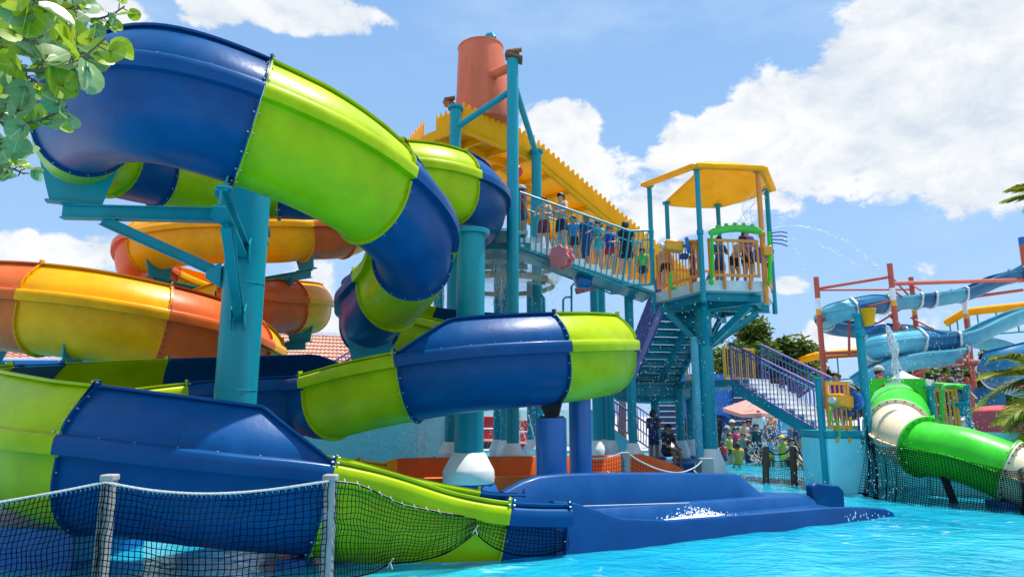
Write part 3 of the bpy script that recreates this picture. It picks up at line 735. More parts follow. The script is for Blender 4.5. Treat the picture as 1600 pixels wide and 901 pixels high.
# roof posts: photo tops
PT = [(FL, at(1097, 264, 16.4).z, 'teal'), (FR, at(1197, 268, 16.6).z, 'paint_orange'), (LL, at(1023, 290, 18.3).z, 'teal'), (BL, at(1044, 316, 19.9).z, 'teal'), (BR, at(1127, 320, 20.2).z, 'teal'), (RR, at(1203, 297, 18.4).z, 'teal')]
for p, z, m in PT:
    e = hc2 + (Vector((p.x, p.y, ZP)) - hc2) * 1.02
    mb = MB().tube([(e.x, e.y, ZP - .55), (e.x, e.y, z)], .065, 16).lathe((e.x, e.y, z - .04), [(.065, 0), (.13, .015), (.13, .05), (.07, .05)], 16).lathe((e.x, e.y, ZP + 1.12), [(.066, 0), (.085, .02), (.085, .12), (.066, .14)], 14, caps=False)
    mb.build('roof_post', m, plat)
zr = sum(z for p, z, m in PT) / 6
rc = [hc2 + (Vector((p.x, p.y, ZP)) - hc2) * 1.12 for p, _, _ in PT]; rz = [z + .03 for _, z, _ in PT]
order = [0, 1, 5, 4, 3, 2]           # FL FR RR BR BL LL round the roof
ring = [Vector((rc[i].x, rc[i].y, rz[i])) for i in order]; apex = Vector((hc2.x + .15, hc2.y, max(rz) + .64))
mb = MB(); nseg = 10
def roof_grid(a, b):
    """gently bulged triangular panel between two corners and the apex, with thickness"""
    rows = []
    for i in range(nseg + 1):
        f = i / nseg; row = []
        for j in range(nseg + 1):
            p = a.lerp(b, j / nseg).lerp(apex, f); p.z += .05 * math.sin(math.pi * f) - .03 * math.sin(math.pi * j / nseg) * (1 - f) ** 2
            row.append(p)
        rows.append(row)
    v = [p for r in rows for p in r]; k = nseg + 1; nv = len(v); v2 = [p - Vector((0, 0, .07)) for p in v]
    f_ = []
    for i in range(nseg):
        for j in range(nseg): q = (i * k + j, i * k + j + 1, (i + 1) * k + j + 1, (i + 1) * k + j); f_ += [q, tuple(x + nv for x in q[::-1])]
    for j in range(nseg): f_.append((j + 1, j, j + nv, j + 1 + nv))
    mb.add(v + v2, f_)
for i in range(4): roof_grid(ring[i], ring[i + 1])
# panel next to the left corner is cut away in an arc; only its rim beam runs on
mid = ring[0].lerp(ring[4], .5)
arcp = [ring[4].lerp(ring[0], f) + (apex - ring[4].lerp(ring[0], f)) * (.46 * math.sin(math.pi * f ** .8)) for f in [k / 14 for k in range(15)]]
for i in range(14):
    a, b = arcp[i], arcp[i + 1]; mb.add([a, b, apex, a - Vector((0, 0, .07)), b - Vector((0, 0, .07)), apex - Vector((0, 0, .07))], [(0, 1, 2), (5, 4, 3), (1, 0, 3, 4)])
mb.build('roof', 'canopy_yellow', plat, smooth=40)
mb = MB()
for a, b in ((ring[0], ring[5]), (ring[0], ring[1]), (ring[1], ring[2])): mb.beam(a - Vector((0, 0, .03)), b - Vector((0, 0, .03)), .22, .10)
mb.beam(ring[5], ring[5].lerp(apex, .75), .2, .08)
mb.build('roof_rim', 'canopy_yellow', plat, bevel=.02)
def orange_panel(parent, a, b, h0=.12, h1=1.0, gap=.12, mat='paint_orange', feet=True, w=.028):
    a, b = Vector(a), Vector(b); mb = MB(); d = (b - a).normalized(); z = Vector((0, 0, 1))
    for hh in (h0, h1): mb.beam(a + z * hh, b + z * hh, .045, .07)
    for p in (a + d * .03, b - d * .03): mb.beam(p + z * (h0 - .03), p + z * (h1 + .03), .05, .06)
    n = max(3, int((b - a).length / gap))
    for k in range(1, n): mb.beam(a.lerp(b, k / n) + z * h0, a.lerp(b, k / n) + z * h1, .024, w)
    if feet:
        for f in (.3, .8): mb.beam(a.lerp(b, f) + z * (h0 + .02), a.lerp(b, f) - z * .22, .05, .09)
    return mb.build('railing_panel', mat, parent, smooth=0)
LF = hexp[5].lerp(hexp[0], .06) - Vector((0, .05, 0)); LF2 = hexp[5].lerp(hexp[0], .93) - Vector((0, .05, 0))
orange_panel(plat, LF, LF2); orange_panel(plat, hexp[0].lerp(hexp[1], .10) - Vector((0, .05, 0)), hexp[0].lerp(hexp[1], .93) - Vector((0, .05, 0)))
orange_panel(plat, hexp[1].lerp(hexp[2], .1), hexp[1].lerp(hexp[2], .9), feet=False); orange_panel(plat, hexp[3].lerp(hexp[4], .1), hexp[3].lerp(hexp[4], .9), feet=False)
# green spray trough and pipes on the front edge
mb = MB(); g0, g1 = at(1108, 364, 16.25), at(1190, 362, 16.35)
pts = [g0.lerp(g1, k / 12) + Vector((0, 0, .10 * math.sin(math.pi * k / 12))) for k in range(13)]
mb.tube(pts, [.05] + [.09] * 11 + [.05], 14)
for k in range(2, 11, 2): mb.lathe(pts[k] + Vector((0, 0, .08)), [(.05, 0), (.05, .06), (.02, .07)], 8)
spray = thing('spray_bar', 'bright green spray bar clipped to the front of the lookout platform', 'spray bar', g0, None)
mb.build('trough', 'lime', spray)
e = at(1112, 440, 16.2); MB().tube([g0 + Vector((.06, 0, 0)), at(1113, 400, 16.22), at(1113, 432, 16.2), at(1110, 441, 16.15), at(1113, 444, 16.1)], .04, 10).lathe(e, [(.05, -.05), (.06, .02), (.03, .04)], 10).build('down_pipe', 'bright_green', spray)
MB().tube([at(1201, 362, 16.4), at(1203, 400, 16.4), at(1203, 436, 16.4), at(1200, 444, 16.3)], .045, 10).build('down_pipe', 'bright_green', spray)
mb = MB()
for k in range(4):
    a = at(1205, 364 + 5 * k, 16.5); mb.tube([a, a + Vector((.22, -.05, .02 - .02 * k)), a + Vector((.36, -.1, -.02 - .03 * k))], .017, 6)
mb.build('nozzle_prongs', 'paint_blue', spray)
MB().tube([at(1048, 428, 16.9), at(1048, 445, 16.85), at(1050, 451, 16.8), at(1054, 450, 16.75)], .045, 10).lathe(at(1053, 450, 16.75), [(.03, -.03), (.06, 0), (.04, .04)], 10).build('down_pipe', 'lime', spray)

# ------------------------------------------------------------------ stair down to the middle deck (seen from below) and the deck
mid_z = at(1020, 597, 20.6).z
md = thing('middle_deck', 'round teal landing deck on poles below the lookout platform', 'deck', (4.2, 20.9, 0))
mc = Vector((4.25, 21.2, mid_z))
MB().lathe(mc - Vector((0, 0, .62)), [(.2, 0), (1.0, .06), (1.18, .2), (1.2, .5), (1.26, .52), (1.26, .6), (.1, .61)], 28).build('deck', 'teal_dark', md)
for a, b in ((at(1072, 580, 21.2), at(1112, 580, 21.0)), (at(1131, 580, 20.6), at(1180, 580, 21.4))):
    a.z = b.z = mid_z; orange_panel(md, a, b, h1=1.05, mat='rail_yellow', w=.022, gap=.10)
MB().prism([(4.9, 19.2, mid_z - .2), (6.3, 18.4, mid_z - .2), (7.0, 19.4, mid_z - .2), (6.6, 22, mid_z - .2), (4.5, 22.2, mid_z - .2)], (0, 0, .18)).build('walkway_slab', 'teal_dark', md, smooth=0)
s2 = thing('inner_stair', 'steep teal stair seen from below between the platform and the round deck', 'stair', (4.6, 19.5, mid_z))
T0 = at(1073, 478, 18.5); B0 = at(1022, 594, 20.8); n2 = 11; wv = Vector((.68, .12, 0)); mb = MB()
for k in range(n2):
    p = T0.lerp(B0, k / (n2 - 1)); mb.prism([p - wv, p + wv, p + wv + Vector((0, .26, -.02)), p - wv + Vector((0, .26, -.02))], (0, 0, -.045))
    mb.prism([p - wv, p + wv, p + wv - Vector((0, 0, .2)), p - wv - Vector((0, 0, .2))], (0, .03, 0))
mb.build('treads', 'teal', s2, smooth=0)
for k in (-1, 1): MB().beam(T0 + wv * k * 1.04 - Vector((0, 0, .1)), B0 + wv * k * 1.04 - Vector((0, 0, .1)), .07, .26).build('stringer', 'purple' if k < 0 else 'teal', s2, smooth=0)
MB().beam(T0 + wv * .15 - Vector((0, 0, .3)), B0 + wv * .1 - Vector((0, 0, .3)), .12, .14).build('spine_beam', 'teal', s2, smooth=0)
a, b = T0 - wv * 1.06, B0 - wv * 1.06
railing(s2, [a + Vector((0, 0, .05)), b + Vector((0, 0, .05))], [a + Vector((0, 0, .95)), b + Vector((0, 0, 1.0))], .05, 'purple', .03, .012, mid=.5)
a, b = T0 + wv * 1.06, B0 + wv * 1.06
railing(s2, [a + Vector((0, 0, .05)), b + Vector((0, 0, .05))], [a + Vector((0, 0, .95)), b + Vector((0, 0, 1.0))], .12, 'purple', .03, .012)

# ------------------------------------------------------------------ lower stair on the right with purple railings
s3 = thing('lower_stair', 'white stair with purple railings coming down to the orange gated landing', 'stair', (6.8, 17.5, 0))
A3 = Vector((6.0, 18.7, mid_z)); low_z = at(1318, 676, 15.0).z; B3 = Vector((at(1292, 690, 16.0).x, 16.0, low_z)); n3 = 10
d3 = Vector((B3.x - A3.x, B3.y - A3.y, 0)); r3 = d3.length / n3; h3 = (A3.z - B3.z) / n3; d3.normalize(); w3 = Vector((-d3.y, d3.x, 0)); W3 = 1.05; rot3 = Matrix.Rotation(math.atan2(d3.y, d3.x), 3, 'Z')
mb = MB(); sp3 = lambda k: A3 + d3 * r3 * k - Vector((0, 0, h3 * k))
for k in range(n3):
    p = sp3(k); mb.box(p + d3 * r3 / 2 + w3 * W3 / 2 - Vector((0, 0, .025)), (r3, W3, .05), rot3); mb.box(p + d3 * (r3 - .015) + w3 * W3 / 2 - Vector((0, 0, h3 / 2 + .03)), (.03, W3, h3), rot3)
mb.build('treads', 'white', s3, smooth=0)
for off in (-.05, W3):
    poly = [sp3(0) - Vector((0, 0, .06)), sp3(n3) - Vector((0, 0, .06)), sp3(n3) - Vector((0, 0, .34)), sp3(0) - Vector((0, 0, .34))]
    MB().prism([p + w3 * off for p in poly], w3 * .05).build('stringer', 'teal', s3, smooth=0)
for off in (-.03, W3 + .03):
    o_ = w3 * off
    railing(s3, [sp3(0) + o_ + Vector((0, 0, -.05)), sp3(n3) + o_ + Vector((0, 0, -.05))], [sp3(0) + o_ + Vector((0, 0, .98)), sp3(n3) + o_ + Vector((0, 0, .98))], .13, 'purple', .03, .013)
    MB().tube([sp3(0) + o_ + w3 * .05 * (1 if off < 0 else -1) + Vector((0, 0, .84)), sp3(n3) + o_ + w3 * .05 * (1 if off < 0 else -1) + Vector((0, 0, .84))], .02, 8).build('hand_rail', 'teal', s3)

# low landing with aqua wall, orange gate, and pole
ld = thing('gated_landing', 'aqua block with an orange railing gate at the foot of the white stair', 'landing', (7.1, 15.3, 0))
xl, xr = at(1297, 720, 14.8).x, at(1349, 720, 14.8).x
MB().box(((xl + xr) / 2, 15.5, low_z / 2 - .45), (xr - xl, 1.4, low_z + .7), None).build('aqua_block', 'aqua_wall', ld, bevel=.02)
MB().box(((xl + xr) / 2, 15.5, low_z - .02), (xr - xl + .06, 1.46, .14)).build('landing_slab', 'teal', ld, bevel=.01)
orange_panel(ld, (xl + .03, 14.82, low_z + .03), (xr - .16, 14.82, low_z + .03), .1, 1.02, .10, 'rail_yellow')
MB().tube([(xl - .03, 15.0, 0), (xl - .03, 15.0, low_z + 1.12)], .07, 14).lathe((xl - .03, 15.0, low_z + 1.12), [(.08, 0), (.11, .02), (.11, .06), (.02, .07)], 14).build('gate_post', 'teal', ld)
tp_ = at(1341, 494, 14.9); MB().tube([(tp_.x, 14.9, .0), (tp_.x, 14.9, tp_.z)], .09, 18).lathe((tp_.x, 14.9, tp_.z), [(.10, -.02), (.13, 0), (.13, .06), (.02, .07)], 16).box((tp_.x, 14.9, tp_.z - .35), (.24, .24, .06)).box((tp_.x, 14.9, tp_.z - 2.6), (.24, .24, .06)).build('tall_pole', 'teal', ld)
MB().tube([(tp_.x, 14.9, tp_.z - .12), (tp_.x + .16, 14.85, tp_.z - .12)], .06, 12).build('pole_arm', 'teal', ld)
# small yellow bucket hung on the pole
q = at(1356, 490, 14.8); yb = thing('yellow_bucket', 'small yellow bucket hanging beside the top of the teal pole', 'bucket', q - Vector((0, 0, .26)))
MB().lathe(q - Vector((0, 0, .26)), [(.02, 0), (.105, 0), (.165, .34), (.175, .35), (.175, .37), (.15, .37), (.10, .03), (.02, .03)], 24).build('pail', 'yellow', yb)
MB().tube([q + Vector((-.17, 0, .06)), q + Vector((-.18, 0, .25)), q + Vector((-.10, 0, .3))], .015, 8).build('hook', 'paint_blue', yb)
pc = thing('spout_arm', 'blue curved spout pipe reaching right from the teal pole', 'spout', (tp_.x, 14.9, tp_.z - .9))
e0 = Vector((tp_.x, 14.85, at(1350, 520, 14.8).z)); MB().tube([e0, at(1352, 518, 14.8), at(1368, 510, 14.75), at(1378, 507, 14.75), at(1385, 508, 14.7)], .045, 10).build('pipe', 'paint_blue', pc)
MB().lathe(e0 - Vector((0, 0, .08)), [(.1, 0), (.1, .16)], 12).build('clamp', 'teal', pc)
# pouring water from the spout
M['stream'] = material('pouring_water', (.86, .91, .94), .15, alpha=.6, var=.2, vscale=14)
P0 = at(1386, 509, 14.7); P1 = at(1396, 548, 14.6); P2 = at(1402, 597, 14.5); rnd = random.Random(9); mb = MB()
for k in range(26):
    o1 = Vector((rnd.gauss(0, .045), rnd.gauss(0, .03), 0)); o2 = Vector((rnd.gauss(0, .06), rnd.gauss(0, .04), 0)); e = .55 + .45 * rnd.random()
    S_ = spline([tuple(P0 + o1 * .3), tuple(P0.lerp(P1, .5) + o1), tuple(P1 + o1), tuple(P1.lerp(P2, e) + o2)], 8)
    mb.tube([q + Vector((.008 * math.sin(i * 1.7 + k), 0, 0)) for i, q in enumerate(S_)], [.006 + .007 * rnd.random() for _ in S_], 5)
for k in range(260):
    f = rnd.random(); q = P0.lerp(P1, f * 2) if f < .5 else P1.lerp(P2, f * 2 - 1); mb.ball(q + Vector((rnd.gauss(0, .03 + .05 * f), rnd.gauss(0, .04), 0)), rnd.uniform(.003, .009), 4, sx=(1, 1, 1.8))
tag(mb.build('pouring_water', 'stream', smooth=180), 'stranded sheet of water pouring from the blue spout', 'water stream', None, 'stuff')
# ------------------------------------------------------------------ orange and yellow flume on the left
def cpx(px, py, Y, hR=0, hL=0):
    p = at(px, py, Y); return (p.x, p.y, p.z, hR, hL)
ocl = (-8.6, 20.3); OC = [cpx(605, 368, 21.5), cpx(548, 400, 19.6, 0, 0), cpx(482, 406, 18.4, 0, 0), cpx(430, 410, 17.9, 0, .1)]
def oarc(c, Rr, a0, a1, zs, hR, hL): return arc(c, Rr, a0, a1, zs, hR, hL)
OC += oarc(ocl, 2.45, -90, -400, [5.55, 5.40, 5.1, 4.8, 4.5, 4.28, 4.05, 3.8], 0, 1)
OC += [(-7.2, 18.1, 3.75, 0, .6), (-8.6, 18.6, 3.6, .2, .1), (-9.6, 19.0, 3.45, 1, 0)]
OC += oarc((-9.3, 16.4), 2.75, 110, 372, [3.35, 3.2, 3.05, 2.9, 2.68, 2.38, 2.12], 1, 0)
OC += [(-6.9, 18.2, 2.1, 0, 0), (-7.2, 19.2, 1.9, 0, 0)]
orange = thing('water_slide', 'orange and yellow spiral flume behind the blue and green one', 'water slide', (-8.9, 18.3, 0))
n = len(OC) - 1.001
for a, b, c in ((0, 1.15, 'yellow'), (1.15, 2.1, 'orange'), (2.1, 4.75, 'yellow'), (4.75, 6.3, 'orange'), (6.3, 7.2, 'yellow'), (7.2, 8.3, 'orange'), (8.3, 8.9, 'yellow'), (8.9, 9.6, 'orange'), (9.6, 10.5, 'yellow'), (10.5, 12.2, 'orange'), (12.2, 13.4, 'yellow'),
                (13.4, 15.0, 'orange'), (15.0, 16.3, 'yellow'), (16.3, 17.3, 'orange'), (17.3, 17.9, 'yellow'), (17.9, 18.55, 'orange'), (18.55, 19.55, 'yellow'), (19.55, 20.75, 'orange'), (20.75, 21.6, 'yellow'), (21.6, n, 'orange')):
    flume_section(OC, a, b, c, orange, S=.98 if b < 12.3 else 1.04 if b < 13.5 else 1.11 if b < 15.1 else 1.18, label=('golden yellow' if c == 'yellow' else 'burnt orange') + ' flume section with bolted flanges')
for (cx, cy), top, arms_t, lab in ((ocl, 5.5, (4.5, 6.6, 10.3, 2.1), 'teal column carrying the upper loop of the orange flume'), ((-9.3, 16.4), 2.9, (17.2, 15.5, 18.9), 'teal column carrying the lower loop of the orange flume')):
    A = []
    for t_ in arms_t:
        mb = MB(); b = saddle(mb, t_, OC, S=.98 if t_ < 12 else 1.18, drop=.26); m2 = arm_to(cx, cy, .26, b - Vector((0, 0, .13)), .6); mb.add(m2.v, m2.f); A.append((mb, 'bracket_arm'))
    column(cx, cy, top, .26, .3, lab, A)
OR = [(-6.2, 13.5, .15, 0, 0), (-5.0, 13.55, .0, 0, 0), (-3.8, 13.75, -.22, 0, 0), (-2.6, 14.5, -.42, 0, 0), (-1.2, 15.0, -.5, 0, 0), (1.5, 15.55, -.52, 0, 0), (4.2, 16.1, -.56, 0, 0)]
orr = thing('exit_flume', 'low orange and yellow exit trough of the orange flume lying in the pool', 'flume', (-1, 15, 0))
for a, b, c in ((0, 1.2, 'yellow'), (1.2, 2.3, 'orange'), (2.3, 2.75, 'yellow')): flume_section(OR, a, b, c, orr, S=.98, label=('yellow' if c == 'yellow' else 'orange') + ' trough section')
mb = MB(); rings = []
pts = [Vector(catmull(OR, 2.75 + 3.24 * i / 30)[:3]) for i in range(31)]
def splash_wall(i0, i1, col, parent, tops):
    rings = []
    for i in range(i0, i1 + 1):
        p = pts[i]; T = (pts[min(i + 1, 30)] - pts[max(i - 1, 0)]).normalized(); U = Vector((T.y, -T.x, 0)).normalized(); zt = tops(i)
        rings.append([p + U * .62 + Vector((0, 0, -.3 - p.z)), p + U * .60 + Vector((0, 0, .34 - p.z)), p + U * .52 + Vector((0, 0, .36 - p.z)), p + U * .46 + Vector((0, 0, .02 - p.z)), p - U * .5 + Vector((0, 0, .02 - p.z)), p - U * .60 + Vector((0, 0, zt - .03 - p.z)), p - U * .63 + Vector((0, 0, zt - p.z)), p - U * .72 + Vector((0, 0, zt - p.z)), p - U * .74 + Vector((0, 0, -.4 - p.z))])
    MB().sweep(rings).build('trough_section', col, parent, smooth=40)
tp_f = lambda i: min(.70, .38 + .30 * math.sin(min(1, i / 6) * math.pi / 2)) if i < 26 else .7 - (i - 26) * .09
splash_wall(0, 5, 'yellow', orr, tp_f); splash_wall(5, 30, 'orange', orr, tp_f)

# ------------------------------------------------------------------ green tunnel slide on the right
ts = thing('tunnel_slide', 'bright green and cream tube slide with square green back panel', 'tube slide', (8.5, 14, 0))
TC = [Vector(at(1403, 640, 16.4)), Vector(at(1404, 655, 15.5)), Vector(at(1408, 680, 14.5)), Vector(at(1446, 699, 13.7)), Vector(at(1508, 712, 13.1)), Vector(at(1580, 738, 12.55)), Vector(at(1680, 775, 11.9)), Vector(at(1800, 815, 11.3))]
TCp = [tuple(p) for p in TC]
def tube_section(t0, t1, col, r0, r1, fl=(True, True)):
    n = max(6, int((t1 - t0) * 14)); ps = [Vector(catmull(TCp, t0 + (t1 - t0) * i / n)) for i in range(n + 1)]; mb = MB()
    rs = [r0 + (r1 - r0) * i / n for i in range(n + 1)]
    fr = []
    for i, p in enumerate(ps):
        T = (ps[min(i + 1, n)] - ps[max(i - 1, 0)]).normalized(); U = T.cross(Vector((0, 0, 1))).normalized(); V = U.cross(T); fr.append((p, T, U, V))
    rings = [[p + (U * math.cos(a) + V * math.sin(a)) * r for a in [2 * math.pi * k / 40 for k in range(40)]] for (p, T, U, V), r in zip(fr, rs)]
    mb.sweep(rings, caps=False)
    inner = [[p + (U * math.cos(a) + V * math.sin(a)) * (r - .03) for a in [2 * math.pi * k / 40 for k in range(40)]] for (p, T, U, V), r in zip(fr, rs)]
    mb.sweep(inner, caps=False)
    for e in (0, 1):
        if not fl[e]: continue
        p, T, U, V = fr[0 if e == 0 else -1]; s_ = 1 if e == 0 else -1; r = rs[0 if e == 0 else -1]
        q0, q1 = p + T * s_ * .003, p + T * s_ * .03
        mb.sweep([[q + (U * math.cos(a) + V * math.sin(a)) * rr for a in [2 * math.pi * k / 40 for k in range(40)]] for q, rr in ((q0, r - .02), (q0, r + .085), (q1, r + .085), (q1, r - .02))], caps=False)
        for k in range(22):
            a = 2 * math.pi * (k + .5) / 22; c = p + (U * math.cos(a) + V * math.sin(a)) * (r + .05); mb.tube([c + T * s_ * .02, c + T * s_ * .055], .016, 6, mi=1)
    # horizontal seam flange with bolts on both sides
    for sg in (-1, 1):
        mb.sweep([[p + U * sg * (r - .01) + V * .016, p + U * sg * (r + .07) + V * .016, p + U * sg * (r + .07) - V * .016, p + U * sg * (r - .01) - V * .016] for (p, T, U, V), r in zip(fr, rs)])
        for (p, T, U, V), r in list(zip(fr, rs))[1::3]: c = p + U * sg * (r + .04); mb.tube([c + V * .01, c + V * .04], .013, 6, mi=1)
    return mb.build('tube_section', [col, 'rust'], ts, {'bright_green': 'bright green tube section', 'cream': 'cream tube section'}[col], smooth=50)
tube_section(.35, 1.5, 'bright_green', .65, .60, (False, False)); tube_section(1.5, 2.92, 'cream', .54, .52); tube_section(2.92, 5.0, 'bright_green', .52, .52); tube_section(5.0, 5.9, 'cream', .50, .50); tube_section(5.9, 6.9, 'bright_green', .5, .5)
lz, rz_ = at(1352, 591, 15.7), at(1452, 590, 15.7); bz = at(1400, 668, 15.7).z
cx_ = at(1403, 640, 15.7)
mb = MB(); holes = 24; W_ = rz_.x - lz.x
# panel with a round opening
outer = []; innr = []
for k in range(holes + 1):
    a = math.pi * k / holes; innr.append(Vector((cx_.x + .63 * math.cos(a), 15.7, cx_.z + .63 * math.sin(a))))
    ca, sa = math.cos(a), math.sin(a); tx = min((W_ / 2) / abs(ca) if abs(ca) > 1e-6 else 9, (lz.z - cx_.z) / sa if sa > 1e-6 else 9); outer.append(Vector((cx_.x + ca * tx, 15.7, cx_.z + sa * tx)))
for k in range(holes):
    mb.prism([innr[k], innr[k + 1], outer[k + 1], outer[k]], (0, .06, 0))
mb.build('back_panel', 'bright_green', ts, 'square green panel round the tube mouth', smooth=0)
for xa, xb, m in ((lz.x, cx_.x - .56, 'w1'), (cx_.x + .56, rz_.x, 'w2')):
    mb = MB().prism([(xa, 15.68, cx_.z - .04), (xb, 15.68, cx_.z - .04), (xb, 15.68, bz - .5), (xa + (.25 if m == 'w1' else 0), 15.68, bz - .5)], (0, .05, 0)); mb.build('wing_panel', 'bright_green', ts, smooth=0)
MB().prism([at(1357, 655, 15.9), at(1470, 668, 15.9), at(1480, 800, 15.9), at(1357, 770, 15.9)], (0, .3, 0)).build('base_wall', 'aqua_wall', ts, smooth=0)
MB().box((9.6, 14.4, .45), (1.9, .35, 1.6), Matrix.Rotation(-.35, 3, 'Z')).build('plinth_wall', 'aqua_wall', ts, smooth=0)
for px, py in ((1453, 603), (1350, 592)):
    q = at(px, py, 15.65); MB().tube([(q.x, 15.65, -.3), (q.x, 15.65, q.z)], .075, 16).lathe((q.x, 15.65, q.z - .08), [(.09, 0), (.12, .02), (.12, .09), (.04, .1)], 14).build('corner_post', 'teal', ts)
q = at(1590, 790, 12.4); MB().box(q + Vector((.1, .2, -.3)), (.75, .5, .75)).build('foot_block', 'paint_blue', ts, bevel=.02)
for px, Y in ((1493, 13.2), (1577, 12.6)):
    q = at(px, 740, Y); MB().beam((q.x, Y, -.3), (q.x - .25 if px < 1500 else q.x, Y, q.z + .05), .10, .10).build('prop', 'black', ts)
# orange railing bay right of the panel, behind the tube
rb = thing('railing_bay', 'orange slatted railing bay with green pipe right of the square green panel', 'railing', at(1485, 690, 15.9))
a, b = at(1463, 690, 15.9), at(1505, 700, 15.9); zb = at(1480, 682, 15.9).z; a.z = b.z = zb
orange_panel(rb, a, b, .05, 1.05, .085, 'rail_yellow', feet=False, w=.05)
q = at(1508, 605, 16.0); MB().tube([(q.x, 16.0, 0), (q.x, 16.0, q.z)], .07, 14).lathe((q.x, 16, q.z - .05), [(.08, 0), (.12, .02), (.12, .1), (.03, .11)], 12).build('post', 'teal', rb)
MB().tube([at(1472, 690, 15.7), at(1472, 610, 15.7), at(1475, 603, 15.7), at(1490, 602, 15.7), at(1503, 606, 15.7)], .05, 12).build('green_pipe', 'lime', rb)
MB().tube([at(1460, 600, 15.95), at(1508, 603, 15.95)], .05, 12).build('top_pipe', 'lime', rb)

# ------------------------------------------------------------------ far blue flumes on red steel frames
fs = thing('flume_tower', 'distant pale blue flumes winding through red and white banded steel masts', 'water slide', (16, 35, 0))
A_ = [(1640, 412, 37), (1600, 437, 36.5), (1560, 449, 36), (1520, 467, 35.5), (1480, 476, 35), (1440, 481, 34.6), (1400, 485, 34), (1360, 492, 33), (1318, 502, 32.6), (1293, 512, 33.6), (1296, 522, 35.6), (1330, 527, 37), (1380, 531, 37), (1440, 535, 37), (1500, 540, 37), (1560, 552, 36.5), (1610, 572, 36)]
B_ = [(1640, 498, 33), (1600, 506, 32.6), (1560, 522, 32.3), (1520, 541, 32), (1480, 548, 32), (1440, 550, 31.6), (1400, 555, 31), (1368, 562, 31.3), (1362, 570, 33), (1395, 574, 34), (1440, 575, 34), (1480, 570, 33.6), (1500, 566, 32.4), (1480, 572, 31.3), (1430, 578, 31), (1380, 592, 31), (1350, 610, 31)]
D_ = [(1660, 560, 30), (1630, 578, 29), (1590, 590, 28.6), (1562, 600, 29), (1565, 612, 30.5), (1600, 622, 31.5), (1650, 630, 31)]
def far_flume(P, cuts, S, wl=(), wr=()):
    CPf = [cpx(px, py, Y, 1 if i in wr else 0, 1 if i in wl else 0) for i, (px, py, Y) in enumerate(P)]
    for k in range(len(cuts) - 1):
        flume_section(CPf, cuts[k], cuts[k + 1], 'sky_blue' if k % 2 == 0 else 'mid_blue', fs, S=S, bolts=False, label='pale blue flume section' if k % 2 == 0 else 'darker blue flume section', step=.12)
        t = cuts[k]
        if t > 0:
            p, T, U, V, hR, hL = path_frame(CPf, t); pr_ = offset_poly(flume_profile(hR, hL, S), .02); pr2 = offset_poly(flume_profile(hR, hL, S), .10)
            MB().sweep([[p + T * d + U * u + V * v for u, v in pr_] + [p + T * d + U * u + V * v for u, v in pr2[::-1]] for d in (-.05, .05)]).build('joint_band', 'white', fs)
far_flume(A_, [0, 1.1, 3.4, 4.6, 5.2, 6.5, 7.6, 9.2, 12.5, 15.998], .64, wl=(7, 8, 9, 10, 11, 12, 13), wr=())
far_flume(B_, [0, 3.6, 5.1, 7.0, 8.2, 10.5, 12.4, 15.998], .70, wl=(5, 6, 7, 8, 9, 10, 11), wr=(13, 14))
far_flume(D_, [0, 1.5, 3.5, 5.99], .9, wl=(1, 2, 3, 4, 5))
def mast(px, ptop, Y, r, bands):
    q = at(px, ptop, Y); mb = MB(); z = q.z
    segs = []; zt = z
    for dpx, m in bands:
        zb = at(px, ptop + dpx, Y).z; segs.append((zb, zt, m)); zt = zb
    segs.append((-.5, zt, 0))
    for zb, zt, m in segs: mb.tube([(q.x, Y, zb), (q.x, Y, zt)], r, 14, mi=m)
    mb.build('mast', ['red_steel', 'white', 'rail_yellow', 'paint_blue'], fs)
mast(1275, 433, 33, .125, [(33, 0), (17, 1), (9, 2)][0:0] + [(33, 0), (50, 1), (59, 2)])
mast(1390, 412, 31.5, .125, [(38, 0), (57, 1), (66, 2)]); mast(1423, 433, 36, .125, [(42, 0), (50, 1), (59, 2)]); mast(1505, 460, 37, .125, [(14, 0), (30, 1), (38, 2)])
mast(1513, 590, 31, .14, []); mast(1598, 371, 36, .22, [(12, 3)]); mast(1430, 565, 34, .14, [])
for a, b, r in [((1277, 451, 33), (1387, 433, 31.5), .07), ((1393, 443, 31.5), (1598, 437, 36), .10), ((1277, 453, 33), (1426, 452, 36), .05), ((1394, 434, 31.5), (1424, 466, 36), .05), ((1424, 477, 36), (1598, 453, 36), .08), ((1424, 470, 36), (1510, 457, 37), .06), ((1424, 444, 36), (1438, 453, 35), .05),
             ((1390, 450, 31.5), (1430, 478, 36), .05), ((1390, 492, 31.5), (1433, 537, 34), .06), ((1423, 496, 36), (1460, 515, 35), .05), ((1279, 499, 33), (1352, 487, 33), .05), ((1330, 486, 33), (1390, 470, 31.5), .05), ((1279, 506, 33), (1292, 498, 33), .05),
             ((1280, 552, 33), (1392, 548, 31.5), .08), ((1280, 559, 33), (1392, 552, 31.5), .06), ((1326, 488, 33), (1327, 556, 33), .06), ((1392, 560, 31.5), (1545, 566, 31), .11), ((1428, 572, 34), (1545, 570, 31), .09), ((1430, 585, 34), (1470, 566, 31), .06), ((1513, 532, 37), (1545, 528, 36), .08), ((1398, 537, 31.5), (1440, 536, 34), .06), ((1500, 538, 33), (1512, 560, 31), .05), ((1513, 590, 31), (1470, 588, 31), .06), ((1513, 596, 31), (1470, 597, 31), .06), ((1570, 443, 36), (1597, 433, 36), .05), ((1360, 512, 33), (1417, 477, 35), .05), ((1390, 538, 32), (1420, 552, 34), .05), ((1560, 606, 29.5), (1640, 600, 29.5), .09)]:
    MB().tube([at(*a), at(*b)], r, 8).build('cross_beam', 'red_steel', fs)
